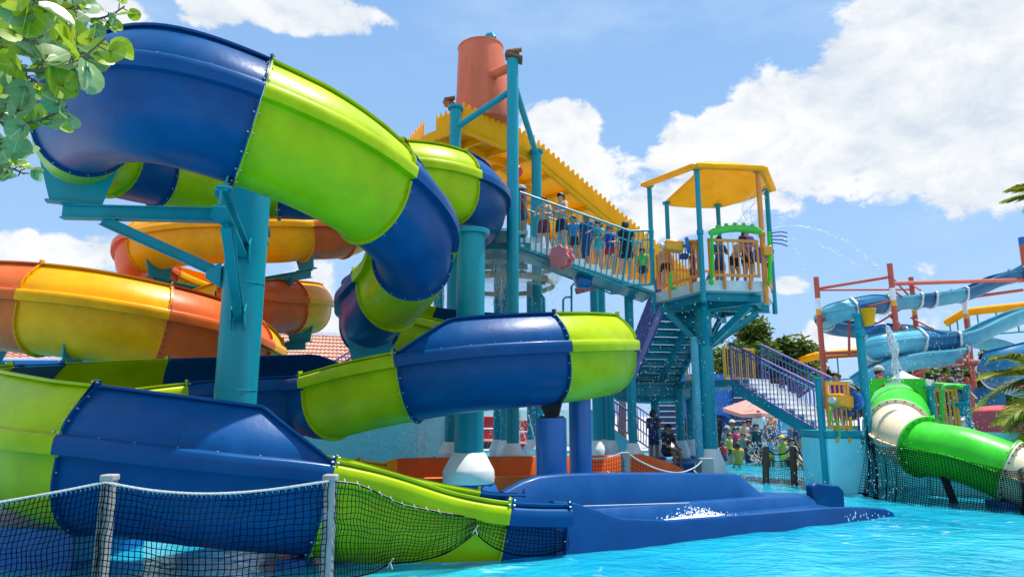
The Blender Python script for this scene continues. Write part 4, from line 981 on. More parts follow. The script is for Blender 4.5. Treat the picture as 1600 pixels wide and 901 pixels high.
# straight yellow flumes beyond
for P, lab in (([(1240, 566, 46), (1275, 556, 44), (1330, 551, 43), (1400, 546, 42)], 'straight yellow flume low behind the red masts'), ([(1478, 505, 46), (1506, 488, 45), (1540, 484, 44), (1620, 476, 42)], 'yellow flume with teal railings high behind the blue flumes')):
    g = thing('yellow_flume', lab, 'water slide', at(*P[1]))
    MB().tube([at(*p) for p in P], .26, 12).build('flume', 'yellow', g)
    for p, q in zip(P, P[1:]):
        for f in (.2, .6): 
            c = at(*p).lerp(at(*q), f); MB().tube([c, c - Vector((0, 0, 1.6))], .05, 6).build('post', 'teal', g)
    MB().tube([at(*p) - Vector((0, 0, 1.6)) for p in P], .05, 6).build('rail', 'teal', g)
# ------------------------------------------------------------------ walls, roofs and huts round the pool
def tiled_roof(name, label, a, b, c, d, cat='roof', wall=None, fascia='paint_orange'):
    """one visible pitched roof slope a-b along the eave, d-c along the ridge, with rows of wavy clay tiles; walls under it"""
    a, b, c, d = map(Vector, (a, b, c, d)); t = thing(name, label, cat, (a + b) / 2)
    nu, nv = max(8, int((b - a).length / .06)), max(4, int((d - a).length / .34)); nrm = (b - a).cross(d - a).normalized(); nrm = nrm if nrm.z > 0 else -nrm
    mb = MB(); rows = []
    for j in range(nv):
        for f, h in ((0, .05), (.96, .0)):
            row = []
            for i in range(nu + 1):
                u = i / nu; v = (j + f) / nv; p = a.lerp(b, u).lerp(d.lerp(c, u), v); ph = u * (b - a).length / .26
                row.append(p + nrm * (h + .045 * abs(math.sin(ph * math.pi))))
            rows.append(row)
    k = nu + 1; o = len(mb.v)
    for r in rows: mb.v += r
    for j in range(len(rows) - 1):
        for i in range(nu): mb.f.append((j * k + i, j * k + i + 1, (j + 1) * k + i + 1, (j + 1) * k + i)); mb.m.append(0)
    mb.build('tile_slope', 'tile', t, smooth=30)
    mb = MB(); L_ = (c - d).length; m = int(L_ / .3)
    for i in range(m): mb.tube([d.lerp(c, i / m), d.lerp(c, (i + .97) / m)], [.10, .085], 8)
    mb.build('ridge_caps', 'tile', t)
    MB().beam(a - Vector((0, 0, .12)), b - Vector((0, 0, .12)), .06, .22).build('fascia_board', fascia, t, smooth=0)
    back = Vector((0, (d - a).y * .9, 0)); h = (a.z - .25)
    MB().prism([a.lerp(b, .03) + Vector((0, .5, -.2)), a.lerp(b, .97) + Vector((0, .5, -.2)), a.lerp(b, .97) + Vector((0, .5 + back.y, -.2)), a.lerp(b, .03) + Vector((0, .5 + back.y, -.2))], (0, 0, -h)).build('wall', wall or 'cream_wall', t, smooth=0)
    return t
M['tile'] = material('clay_tile', (.62, .30, .22), .75, var=.25, vscale=5, stain=(.42, .22, .17), stain_amt=.5)
M['cream_wall'] = material('cream_render', (.62, .54, .44), .8)
pm('hut_blue', (.01, .15, .52), .55); pm('navy_slat', (.01, .045, .16), .5)
M['glass_dark'] = material('dark_window', (.02, .03, .045), .12)
M['canvas'] = material('white_canvas', (.74, .74, .74), .8, thin=.3)
M['pink_canvas'] = material('pink_canvas', (.86, .36, .30), .8, thin=.3, var=.06)
M['gold'] = material('gold_letter', (.78, .50, .16), .4)
roof_l = tiled_roof('tiled_house', 'low house with wavy clay tiles and blue eaves under the orange flume', at(-120, 562, 24), at(205, 562, 24), at(200, 508, 28), at(-120, 508, 28), 'house', fascia='hut_blue')
roof_c = tiled_roof('tiled_house', 'house with salmon clay tile roof seen beyond the two spirals', at(395, 580, 30), at(640, 585, 27), at(600, 530, 30), at(440, 523, 33), 'house')
# aqua pool walls
aw = thing('pool_wall', 'aqua rendered pool wall with a pale access panel behind the spirals', 'wall', (-4.6, 20, 0))
x0, x1, x2 = at(380, 700, 19.9).x, at(652, 700, 19.9).x, at(702, 700, 19.9).x
MB().box(((x0 + x1) / 2, 20.1, .55), (x1 - x0, .4, 2.3)).build('wall_face', 'aqua_wall', aw, smooth=0)
MB().box(((x1 + x2) / 2 + .005, 20.1, .75), (x2 - x1, .44, 2.7)).build('access_panel', 'aqua_pale', aw, smooth=0)
mb = MB()
for xx, zz, w, h in (((x1 + x2) / 2, 1.46, .52, .014), ((x1 + x2) / 2 - .26, .9, .014, 1.1), ((x1 + x2) / 2 + .26, .9, .014, 1.1)): mb.box((xx, 19.872, zz), (w, .012, h))
mb.box(((x1 + x2) / 2 - .22, 19.865, 1.1), (.03, .02, .1)).build('hatch_frame', 'pale_grey', aw, smooth=0)
# aqua side stair on the far right of the tower legs
sw_ = thing('side_stair', 'aqua walled stair with purple railings seen between the tower legs', 'stair', at(960, 700, 22.5))
W0, W1 = at(905, 640, 22.5), at(1022, 720, 22.5)
MB().prism([at(905, 640, 22.5), at(925, 640, 22.5), at(1022, 722, 22.5), at(1022, 740, 22.5), at(905, 740, 22.5)], (0, .25, 0)).build('wall', 'aqua_wall', sw_, smooth=0)
railing(sw_, [at(928, 640, 22.45), at(1022, 705, 22.45)], [at(928, 606, 22.45), at(1022, 668, 22.45)], .10, 'purple', .03, .014)
railing(sw_, [at(958, 640, 23.5), at(1025, 690, 23.5)], [at(958, 610, 23.5), at(1025, 655, 23.5)], .12, 'purple', .025, .012)
sw2 = thing('purple_stair', 'purple railed stair with teal handrails climbing beside the salmon roof', 'stair', at(545, 580, 23))
railing(sw2, [at(505, 605, 23), at(578, 588, 23)], [at(505, 585, 23), at(578, 541, 23)], .12, 'purple', .035, .016)
MB().tube([at(510, 590, 22.9), at(578, 549, 22.9)], .025, 8).build('hand_rail', 'teal', sw2)
railing(sw2, [at(515, 595, 24.4), at(560, 570, 24.4)], [at(515, 568, 24.4), at(552, 546, 24.4)], .14, 'purple', .03, .014)
MB().tube([at(558, 640, 23.2), at(558, 500, 23.2)], .08, 12).build('post', 'teal', sw2)
duck = thing('bird_head', 'yellow bird head ornament with black eye above an orange slatted rail', 'ornament', at(583, 548, 23.5))
q = at(582, 540, 23.5); MB().ball(q, .26, 16, sx=(1, 1, .95)).build('head', 'canopy_yellow', duck, smooth=180)
MB().tube([q + Vector((.1, -.12, -.02)), q + Vector((.36, -.22, -.06)), q + Vector((.42, -.24, -.1))], [.13, .08, .02], 10).build('beak', 'paint_orange', duck)
MB().ball(q + Vector((.08, -.23, .06)), .045, 8).build('eye', 'black', duck)
MB().tube([q - Vector((0, 0, .2)), q - Vector((.05, 0, 1.6))], [.22, .3], 14).build('neck', 'canvas', duck)
orr2 = thing('orange_railing', 'orange slatted railing between the purple stair and the blue flume', 'railing', at(600, 580, 23.6)); orange_panel(orr2, at(588, 592, 23.6), at(628, 592, 23.6), .05, 1.1, .10, 'paint_orange', feet=False, w=.06)

# blue snack hut
hut = thing('snack_hut', 'bright blue snack hut with gold letters and slatted dark sides', 'hut', at(1150, 700, 33))
hb = lambda px, py, Y=33: at(px, py, Y)
MB().prism([hb(1060, 584), hb(1146, 584), hb(1146, 660), hb(1132, 648), hb(1076, 648), hb(1060, 664)], (0, .4, 0)).build('gable_board', 'hut_blue', hut, smooth=0)
MB().prism([hb(1070, 648, 33.5), hb(1292, 640, 33.5), hb(1292, 707, 33.5), hb(1070, 707, 33.5)], (0, .3, 0)).build('back_wall', 'hut_blue', hut, smooth=0)
MB().prism([hb(1066, 650, 33.3), hb(1128, 650, 33.3), hb(1128, 706, 33.3), hb(1066, 706, 33.3)], (0, .1, 0)).build('shop_front', 'glass_dark', hut, smooth=0)
MB().prism([hb(1196, 660, 33.2), hb(1222, 660, 33.2), hb(1222, 706, 33.2), hb(1196, 706, 33.2)], (0, .1, 0)).build('doorway', 'glass_dark', hut, smooth=0)
for (xa, xb, ya, yb) in ((1020, 1060, 618, 690), (1146, 1166, 606, 690)):
    mb = MB().prism([hb(xa, ya, 32.8), hb(xb, ya, 32.8), hb(xb, yb, 32.8), hb(xa, yb, 32.8)], (0, .3, 0)); mb.build('slat_wall', 'navy_slat', hut, smooth=0)
    mb = MB(); y = ya + 6
    while y < yb: mb.beam(hb(xa, y, 32.74), hb(xb, y, 32.74), .05, .05); y += 9
    mb.build('slat_lines', 'pale_grey', hut, smooth=0)
MB().prism([hb(1168, 640, 33.1), hb(1292, 634, 33.1), hb(1292, 642, 33.1), hb(1168, 650, 33.1)], (0, .3, 0)).build('beam', 'navy_slat', hut, smooth=0)
def letters(txt, pos, size, mat, parent, name='letters', rz=0, depth=.05):
    cu = bpy.data.curves.new(name, 'FONT'); cu.body = txt; cu.size = size; cu.extrude = depth; cu.align_x = 'CENTER'; cu.align_y = 'CENTER'; cu.materials.append(M[mat])
    o = bpy.data.objects.new(name, cu); COL.objects.link(o); o.parent = parent; o.location = Vector(pos) - world_loc(parent); o.rotation_euler = (R(90), 0, rz)
    dg = bpy.context.evaluated_depsgraph_get(); me = bpy.data.meshes.new_from_object(o.evaluated_get(dg)); q = bpy.data.objects.new(name, me); COL.objects.link(q); q.parent = parent; q.location = o.location; q.rotation_euler = o.rotation_euler
    bpy.data.objects.remove(o); q.name = name; return q
letters('PA', hb(1086, 613, 32.9), .52, 'gold', hut); letters('C', hb(1101, 614, 32.9), .52, 'gold', hut); letters('A', hb(1083, 623, 32.9), .26, 'gold', hut)
sg = thing('shop_sign', 'tall blue sign with a pale oval and white price strips beside the hut door', 'sign', hb(1226, 706, 31))
MB().prism([hb(1219, 652, 31), hb(1233, 652, 31), hb(1233, 704, 31), hb(1219, 704, 31)], (0, .12, 0)).build('board', 'hut_blue', sg, smooth=0)
q = hb(1226, 662, 30.95); mb = MB()
mb.prism([q + Vector((.22 * math.cos(a), 0, .30 * math.sin(a))) for a in [2 * math.pi * k / 24 for k in range(24)]], (0, .04, 0)); mb.build('oval', 'sky_blue', sg, smooth=0)
MB().prism([q + Vector((.36 * math.cos(a), .04, .42 * math.sin(a))) for a in [2 * math.pi * k / 24 for k in range(24)]], (0, .04, 0)).build('oval_rim', 'hut_blue', sg, smooth=0)
for k in range(4):
    c = hb(1225, 674 + 5.4 * k, 30.95); MB().box(c, (.28, .03, .11)).build('price_strip', 'white', sg, smooth=0)
rs = thing('red_board', 'small red and green board on the hut wall', 'sign', hb(1173, 662, 32)); MB().prism([hb(1166, 657, 32), hb(1175, 655, 32), hb(1175, 665, 32), hb(1166, 665, 32)], (0, .05, 0)).build('red_panel', 'red', rs, smooth=0); MB().prism([hb(1175.3, 659, 32), hb(1180, 659, 32), hb(1180, 665, 32), hb(1175.3, 665, 32)], (0, .05, 0)).build('green_panel', 'lime', rs, smooth=0)
yb_ = thing('yellow_board', 'yellow notice strip above the hut doorway', 'sign', hb(1205, 660, 32.5)); MB().prism([hb(1194, 656, 32.5), hb(1216, 656, 32.5), hb(1216, 662, 32.5), hb(1194, 662, 32.5)], (0, .05, 0)).build('panel', 'rail_yellow', yb_, smooth=0)
# umbrella
um = thing('parasol', 'faded pink square parasol in front of the blue hut', 'parasol', at(1189, 705, 28))
c = at(1172, 622, 28); w = .98; mb = MB(); cs = [at(1129, 637, 27.3), at(1190, 645, 26.8), at(1226, 637, 28.4), at(1170, 630, 29)]
for i in range(4):
    a, b = cs[i], cs[(i + 1) % 4]; m_ = a.lerp(b, .5) + Vector((0, 0, -.14)); mb.add([a, m_, c, c + Vector((0, 0, -.02))], [(0, 1, 2)]); mb.add([m_, b, c], [(0, 1, 2)])
    mb.add([a, m_, m_ + Vector((0, 0, -.14)), a + Vector((0, 0, -.14))], [(0, 1, 2, 3)]); mb.add([m_, b, b + Vector((0, 0, -.14)), m_ + Vector((0, 0, -.14))], [(0, 1, 2, 3)])
mb.build('canopy', 'pink_canvas', um, smooth=0, fix=False); MB().tube([at(1189, 712, 28), c], .04, 8).build('pole', 'pale_grey', um)
q = at(1172, 633, 27.2); MB().tube([q + Vector((-.22, 0, -.1)), q + Vector((0, -.03, .02)), q + Vector((.16, -.03, .1)), q + Vector((.2, -.03, .2)), q + Vector((.05, -.03, .08)), q + Vector((-.05, -.03, -.06))], .02, 6).build('white_emblem', 'white', um)
# white tents, red slide end and notice board at the far right
def tent(px, py, Y, w, h, lab):
    a = at(px, py, Y); t = thing('tent', lab, 'tent', a - Vector((0, 0, h))); mb = MB(); r = w / 2
    pr = [Vector((sx * r, sy * r, -h)) + a for sx, sy in ((-1, -1), (1, -1), (1, 1), (-1, 1))]
    for i in range(4):
        p, q = pr[i], pr[(i + 1) % 4]; seg = 6
        for k in range(seg):
            f0, f1 = k / seg, (k + 1) / seg; g = lambda f: 1 - (1 - f) ** .0 if False else f
            A0, B0 = p.lerp(a, f0), q.lerp(a, f0); A1, B1 = p.lerp(a, f1), q.lerp(a, f1)
            for P_, f in ((A0, f0), (B0, f0), (A1, f1), (B1, f1)): P_.z -= .25 * h * math.sin(math.pi * f)
            mb.add([A0, B0, B1, A1], [(0, 1, 2, 3)])
        mb.add([p, q, q - Vector((0, 0, .35)), p - Vector((0, 0, .35))], [(0, 1, 2, 3)])
    mb.build('canvas', 'canvas', t, fix=False, smooth=0)
    for p in pr: MB().tube([p, Vector((p.x, p.y, .1))], .04, 8).build('pole', 'pale_grey', t)
tent(1535, 628, 34, 5.4, 1.1, 'white peaked tent behind the orange railing bay'); tent(1585, 628, 30, 3.6, .9, 'white peaked tent above the red block by the palms'); tent(1410, 578, 30, 1.6, .45, 'small grey white peaked cover just above the square green panel')
rb_ = thing('red_block', 'weathered red block with curved top beside the tube slide', 'play block', at(1590, 690, 19))
M['red_block'] = material('worn_red_paint', (.55, .05, .05), .5, stain=(.75, .5, .48), stain_amt=.8)
MB().prism([at(1560, 640, 19), at(1578, 634, 19), at(1600, 632, 19), at(1640, 636, 19), at(1640, 770, 19), at(1560, 770, 19)], (0, 1.2, 0)).build('block', 'red_block', rb_, bevel=.05)
nb = thing('notice_board', 'pale notice board with blue edge and yellow dots behind the railing bay', 'sign', at(1532, 690, 21))
MB().prism([at(1517, 656, 21), at(1546, 658, 21), at(1546, 700, 21), at(1517, 700, 21)], (0, .08, 0)).build('panel', 'canvas', nb, smooth=0)
for px in (1515.6, 1547.4): MB().beam(at(px, 655, 20.98), at(px, 740, 20.98), .06, .08).build('edge_post', 'hut_blue', nb, smooth=0)
for py in (675, 683): q = at(1542, py, 20.95); MB().prism([q + Vector((.05 * math.cos(a), 0, .05 * math.sin(a))) for a in [2 * math.pi * k / 14 for k in range(14)]], (0, .02, 0)).build('yellow_dot', 'rail_yellow', nb, smooth=0)
bw = thing('blue_arch_wall', 'blue play wall with an arched opening below the red beams', 'play wall', at(1540, 630, 33))
MB().prism([at(1500, 606, 33), at(1572, 604, 33), at(1572, 650, 33), at(1548, 650, 33), at(1544, 636, 33), at(1534, 630, 33), at(1520, 632, 33), at(1514, 642, 33), at(1512, 650, 33), at(1500, 650, 33)], (0, .5, 0)).build('wall', 'mid_blue', bw, smooth=0)
# red and white play seats seen between tower legs
for i, (px, py, Y) in enumerate(((760, 686, 26), (815, 690, 27.5))):
    q = at(px, py, Y); t = thing('tub_ride', ('faded red tub seat on a white rail nearer the big white collar' if i == 0 else 'faded red tub seat half hidden by the paired teal legs'), 'play seat', q - Vector((0, 0, .55)))
    rings = []
    for k in range(9):
        a = R(200 + 140 * k / 8); rings.append([q + Vector((x, .5 * math.cos(a), .45 * math.sin(a) + .1)) for x in (-.55, .55)] + [q + Vector((x, .44 * math.cos(a), .39 * math.sin(a) + .1)) for x in (.55, -.55)])
    mb = MB().sweep(rings); mb.prism([q + Vector((-.5, .45, .0)), q + Vector((.5, .45, 0)), q + Vector((.42, .6, .85)), q + Vector((-.42, .6, .85))], (0, .06, 0)); mb.build('tub', 'red', t, bevel=.03)
    MB().tube([q + Vector((-.6, -.5, -.6)), q + Vector((-.6, -.5, .4)), q + Vector((.6, -.5, .4)), q + Vector((.6, -.5, -.6))], .035, 8).build('rail', 'white', t)
# back wall of pavilions so that the far side of the pool reads as a built edge
for i, (xa, xb, ya, yb, Y, m, lab) in enumerate(((705, 905, 640, 712, 34, 'aqua_pale', 'pale aqua pavilion wall far behind the tower legs'), (-200, 420, 590, 720, 30, 'cream_wall', 'long cream garden wall behind the spirals'))):
    t = thing('garden_wall', lab, 'wall', at((xa + xb) / 2, yb, Y)); MB().prism([at(xa, ya, Y), at(xb, ya, Y), at(xb, yb, Y), at(xa, yb, Y)], (0, .3, 0)).build('wall_face', m, t, smooth=0)
wf = thing('timber_fence', 'low timber rail fence along the far pool edge behind the bathers', 'fence', at(1250, 700, 27))
M['wood_pale'] = material('weathered_timber', (.42, .30, .20), .8, var=.2, streak=True)
for py in (692, 703): MB().beam(at(1195, py, 27), at(1345, py - 1, 27), .06, .12).build('rail', 'wood_pale', wf)
for px in (1200, 1225, 1250, 1275, 1300, 1330): MB().beam(at(px, 690, 27.1), at(px, 716, 27.1), .1, .1).build('fence_post', 'wood_pale', wf)
for px in (1215, 1262): MB().beam(at(px, 704, 27.05), at(px + 18, 693, 27.05), .06, .06).beam(at(px + 18, 693, 27.05), at(px + 36, 705, 27.05), .06, .06).build('brace', 'wood_pale', wf)

# ------------------------------------------------------------------ plants
def leafmat(name, c1, c2, thin=.35, rough=.5, vs=1.2):
    m = bpy.data.materials.new(name); m.use_nodes = True; t = m.node_tree; b = t.nodes['Principled BSDF']
    c = t.nodes.new('ShaderNodeTexCoord'); n = t.nodes.new('ShaderNodeTexNoise'); n.inputs['Scale'].default_value = vs; n.inputs['Detail'].default_value = 5; t.links.new(c.outputs['Object'], n.inputs['Vector'])
    r = t.nodes.new('ShaderNodeValToRGB'); r.color_ramp.elements[0].position = .35; r.color_ramp.elements[1].position = .66
    r.color_ramp.elements[0].color = (*c1, 1); r.color_ramp.elements[1].color = (*c2, 1); t.links.new(n.outputs[0], r.inputs[0]); t.links.new(r.outputs[0], b.inputs['Base Color']); b.inputs['Roughness'].default_value = rough
    tr = t.nodes.new('ShaderNodeBsdfTranslucent'); t.links.new(r.outputs[0], tr.inputs[0]); ms = t.nodes.new('ShaderNodeMixShader'); ms.inputs[0].default_value = thin
    t.links.new(b.outputs[0], ms.inputs[1]); t.links.new(tr.outputs[0], ms.inputs[2]); t.links.new(ms.outputs[0], t.nodes['Material Output'].inputs[0]); return m
M['foliage'] = leafmat('tree_foliage', (.035, .085, .012), (.15, .22, .03)); M['foliage_dark'] = leafmat('dark_foliage', (.02, .06, .012), (.07, .13, .02)); M['foliage_olive'] = leafmat('olive_foliage', (.11, .13, .02), (.24, .24, .05))
M['palm'] = leafmat('palm_frond', (.09, .16, .015), (.42, .42, .03), .4, .4, 3); M['bark'] = material('bark', (.16, .11, .07), .9, var=.3, bump=.4, bscale=20)
def tree(name, label, px, py_top, py_base, Y, wpx, mat='foliage', seed=1, nleaf=5200, leaf=.16, group=None, crown=None, cat='tree'):
    rnd = random.Random(seed); base = at(px, py_base, Y); top = at(px, py_top, Y); base.z = max(.0, min(base.z, .6)); H_ = top.z - base.z; Wd = wpx / F_PX * Y
    t = thing(name, label, cat, base, group); mb = MB()
    mb.tube([base, base + Vector((.1, 0, H_ * .3)), base + Vector((-.05, .1, H_ * .6))], [H_ * .035, H_ * .026, H_ * .012], 10)
    lumps = []
    for k in range(crown or 16):
        a = rnd.random() * 6.283; rr = Wd * .5 * math.sqrt(rnd.random()); z = H_ * (.42 + .5 * rnd.random() ** .8) * (1 - .25 * (rr / (Wd * .5)) ** 2)
        c = base + Vector((rr * math.cos(a), rr * .8 * math.sin(a), z)); lumps.append((c, Wd * rnd.uniform(.10, .2)))
        mb.tube([base + Vector((0, 0, H_ * .35)), base.lerp(c, .6) + Vector((0, 0, H_ * .12)), c], [H_ * .014, H_ * .009, H_ * .004], 6)
    mb.build('trunk', 'bark', t)
    V_, F_ = [], []
    for k in range(nleaf):
        c, r = rnd.choice(lumps); d = Vector((rnd.gauss(0, 1), rnd.gauss(0, 1), rnd.gauss(0, .75))); d.normalize(); rad = r * (rnd.random() ** .45) * (1.15 if rnd.random() < .1 else 1)
        p = c + d * rad; x = Vector((rnd.gauss(0, 1), rnd.gauss(0, 1), rnd.gauss(0, .5))).normalized(); y = x.cross(Vector((rnd.gauss(0, .6), rnd.gauss(0, .6), 1))).normalized(); s_ = leaf * rnd.uniform(.6, 1.4)
        o = len(V_); V_ += [p - x * s_, p + y * s_ * .45, p + x * s_, p - y * s_ * .45]; F_.append((o, o + 1, o + 2, o + 3))
    mb = MB(); mb.add(V_, F_); mb.build('crown', mat, t, fix=False, smooth=0)
    return t
G = 'trees standing beyond the pool'
tree('broadleaf_tree', 'big leafy tree behind the white purple railed stair', 1192, 484, 690, 48, 150, 'foliage', 3, 9000, .24, G, 26)
tree('broadleaf_tree', 'rounded tree crown at the right shoulder of the big leafy tree', 1250, 515, 690, 52, 90, 'foliage', 4, 5000, .24, G)
for i, (px, pt, w, m, sd_i, lab) in enumerate(((1420, 570, 110, 'foliage_dark', 5, 'low dark tree behind the square green panel'), (1480, 555, 110, 'foliage', 6, 'dense tree left of the thick red mast foot'), (1550, 535, 110, 'foliage_dark', 7, 'tall tree between the red mast and the palms'), (1615, 560, 120, 'foliage', 8, 'leafy tree behind the palms at the picture edge'), (1360, 585, 90, 'foliage_olive', 9, 'olive shrubby tree behind the man in the red shirt'))):
    tree('broadleaf_tree', lab, px, pt, 690, 44 + i, w, m, sd_i, 5200, .22, G)
tree('broadleaf_tree', 'pale bushy tree top peeping over the salmon tiled roof', 470, 505, 640, 37, 50, 'foliage_olive', 11, 1600, .16, G)
tree('broadleaf_tree', 'low tree beside the tiled house at the far left', 300, 545, 640, 40, 60, 'foliage', 12, 1600, .16, G)
tree('broadleaf_tree', 'yellow green bushy crown showing between the stair and the green flume end', 972, 474, 690, 44, 60, 'foliage_olive', 13, 2600, .2, G)
for i, (px, pt, w, m, lab) in enumerate(((1092, 668, 30, 'foliage_olive', 'sunlit yellow green bush beside the thick platform pole'), (1178, 662, 22, 'foliage_dark', 'dark clipped bush under the pink parasol'), (1262, 678, 36, 'foliage', 'green bush under the white stair'), (1290, 682, 30, 'foliage_dark', 'dark bush at the foot of the white stair'))):
    tree('garden_bush', lab, px, pt, 714, 31, w, m, 20 + i, 900, .10, 'bushes along the far pool edge', 8, 'bush')
def frond(mb, p0, dirn, L_, droop, seed, wid=.5):
    rnd = random.Random(seed); d = Vector(dirn).normalized(); side = d.cross(Vector((0, 0, 1))).normalized(); pts = []
    for i in range(19):
        f = i / 18; pts.append(p0 + d * L_ * f + Vector((0, 0, -droop * f * f)))
    mb.tube(pts, [.022 * (1 - .8 * i / 18) for i in range(19)], 6)
    for i in range(2, 72):
        f = i / 72; p = p0 + d * L_ * f + Vector((0, 0, -droop * f * f)); T = (d * L_ + Vector((0, 0, -2 * droop * f))).normalized(); l = wid * (1.15 * math.sin(math.pi * (.12 + .86 * f)) ** .7) * rnd.uniform(.85, 1.1)
        up_ = side.cross(T).normalized()
        for s_ in (-1, 1):
            e = (side * s_ * .8 + T * .65 + up_ * rnd.uniform(.0, .25)).normalized(); m1 = p + e * l * .5; m2 = p + e * l + Vector((0, 0, -.22 * l)); w_ = T * .020
            mb.add([p - w_ * .5, p + w_ * .5, m1 + w_, m2, m1 - w_], [(0, 1, 2, 3, 4)])
def palm(label, base, crown, fr, seed=0):
    t = thing('palm_tree', label, 'palm', base, 'palms at the right edge'); b, c = Vector(base), Vector(crown)
    MB().tube([b, b.lerp(c, .5) + Vector((.06, 0, 0)), c], [.14, .11, .09], 12).build('trunk', 'bark', t)
    mb = MB()
    for i, (d, L_, dr) in enumerate(fr): frond(mb, c, d, L_, dr, seed * 30 + i)
    mb.build('crown', 'palm', t, fix=False, smooth=0)
ca = at(1640, 590, 14.5); palm('short yellow green palm leaning its fronds over the red block', (ca.x + .3, 15, .2), ca, [((-1, -.1, .35), 1.6, .55), ((-1, .3, .0), 1.5, .7), ((-1, -.4, -.25), 1.6, .75), ((-.8, .1, .9), 1.5, .7), ((-.5, -.6, -.6), 1.5, .5), ((1, 0, .3), 1.4, .6), ((.2, .8, .5), 1.4, .6), ((-.2, -.9, .5), 1.3, .7), ((.6, -.6, .4), 1.4, .6)], 1)
ca = at(1660, 640, 12.8); palm('lower palm with drooping fronds in front of the red block', (ca.x + .2, 13, .2), ca, [((-1, .1, .3), 1.2, .6), ((-1, -.3, -.2), 1.2, .6), ((-.9, 0, -.8), 1.2, .3), ((-.5, -.8, .2), 1.1, .6), ((.8, 0, .4), 1.2, .6), ((0, .9, .3), 1.2, .6)], 2)
ca = at(1690, 300, 17); palm('tall palm whose frond tips reach in at the upper right edge', (ca.x + .3, 17.2, .2), ca, [((-1, 0, .1), 2.1, .45), ((-1, .2, .45), 1.9, .6), ((-1, -.3, -.25), 1.9, .4), ((1, 0, .3), 1.9, .6), ((0, 1, .3), 1.9, .6), ((0, -1, .3), 1.7, .7), ((-.6, .2, 1.0), 1.8, .6)], 3)

# sea grape branches at the upper left, close to the photographer
sgt = thing('sea_grape_tree', 'sea grape tree with round leathery leaves reaching in at the upper left', 'tree', (-4.6, 3.4, 0))
def grape_mat(name, c1, c2, vein):
    m = bpy.data.materials.new(name); m.use_nodes = True; t = m.node_tree; b = t.nodes['Principled BSDF']
    uv = t.nodes.new('ShaderNodeUVMap'); uv.uv_map = 'leaf'; s = t.nodes.new('ShaderNodeSeparateXYZ'); t.links.new(uv.outputs[0], s.inputs[0])
    def mt(op, a, b_=None, cl=False):
        n = t.nodes.new('ShaderNodeMath'); n.operation = op; n.use_clamp = cl
        for i, v in enumerate((a, b_)):
            if v is None: continue
            if isinstance(v, (int, float)): n.inputs[i].default_value = v
            else: t.links.new(v, n.inputs[i])
        return n.outputs[0]
    ax = mt('ABSOLUTE', s.outputs[0]); mid = mt('SUBTRACT', 1, mt('MULTIPLY', ax, 28), True)
    w = mt('FRACT', mt('MULTIPLY', mt('SUBTRACT', s.outputs[1], mt('MULTIPLY', ax, .75)), 3.0)); rib = mt('SUBTRACT', 1, mt('MULTIPLY', mt('ABSOLUTE', mt('SUBTRACT', w, .5)), 16), True)
    v = mt('MAXIMUM', mid, mt('MULTIPLY', rib, .6))
    c = t.nodes.new('ShaderNodeTexCoord'); n = t.nodes.new('ShaderNodeTexNoise'); n.inputs['Scale'].default_value = 5; n.inputs['Detail'].default_value = 4; t.links.new(c.outputs['Object'], n.inputs['Vector'])
    r = t.nodes.new('ShaderNodeValToRGB'); r.color_ramp.elements[0].position = .38; r.color_ramp.elements[1].position = .62; r.color_ramp.elements[0].color = (*c1, 1); r.color_ramp.elements[1].color = (*c2, 1); t.links.new(n.outputs[0], r.inputs[0])
    mx = t.nodes.new('ShaderNodeMix'); mx.data_type = 'RGBA'; t.links.new(v, mx.inputs[0]); t.links.new(r.outputs[0], mx.inputs[6]); mx.inputs[7].default_value = (*vein, 1); t.links.new(mx.outputs[2], b.inputs['Base Color']); b.inputs['Roughness'].default_value = .34
    tr = t.nodes.new('ShaderNodeBsdfTranslucent'); t.links.new(mx.outputs[2], tr.inputs[0]); ms = t.nodes.new('ShaderNodeMixShader'); ms.inputs[0].default_value = .32
    t.links.new(b.outputs[0], ms.inputs[1]); t.links.new(tr.outputs[0], ms.inputs[2]); t.links.new(ms.outputs[0], t.nodes['Material Output'].inputs[0]); return m
M['grape_a'] = grape_mat('sea_grape_leaf_blue', (.17, .30, .10), (.32, .45, .19), (.50, .60, .36)); M['grape_b'] = grape_mat('sea_grape_leaf_lime', (.24, .36, .012), (.46, .55, .03), (.55, .62, .12))
rnd = random.Random(5); LV, LF, LM, LU = [], [], [], []
def grape_leaf(p, nrm, updir, size, mi):
    n = Vector(nrm).normalized(); y = Vector(updir); y = (y - n * y.dot(n)).normalized(); x = y.cross(n); o = len(LV); K = 14; rr = 3; curl = rnd.uniform(.05, .32); fold = rnd.uniform(.0, .35)
    LV.append(p + y * size * .08); LU.append((0, .05))
    for j in range(1, rr + 1):
        for k in range(K):
            a = 2 * math.pi * k / K; r = j / rr; u = math.sin(a) * r * .98; v = .5 - math.cos(a) * r * .5 * (1 + .0 * r)
            if abs(math.sin(a)) < .3 and math.cos(a) > 0: v += .07 * r * r
            z = curl * (u * u) * .5 - curl * .6 * (v - .4) ** 2 + fold * abs(u) * .5
            LV.append(p + x * u * size * .5 + y * v * size + n * z * size); LU.append((u * .5, v))
    for k in range(K): LF.append((o, o + 1 + k, o + 1 + (k + 1) % K)); LM.append(mi)
    for j in range(rr - 1):
        for k in range(K): a, b = o + 1 + j * K + k, o + 1 + j * K + (k + 1) % K; LF.append((a, a + K, b + K, b)); LM.append(mi)
tw = MB()
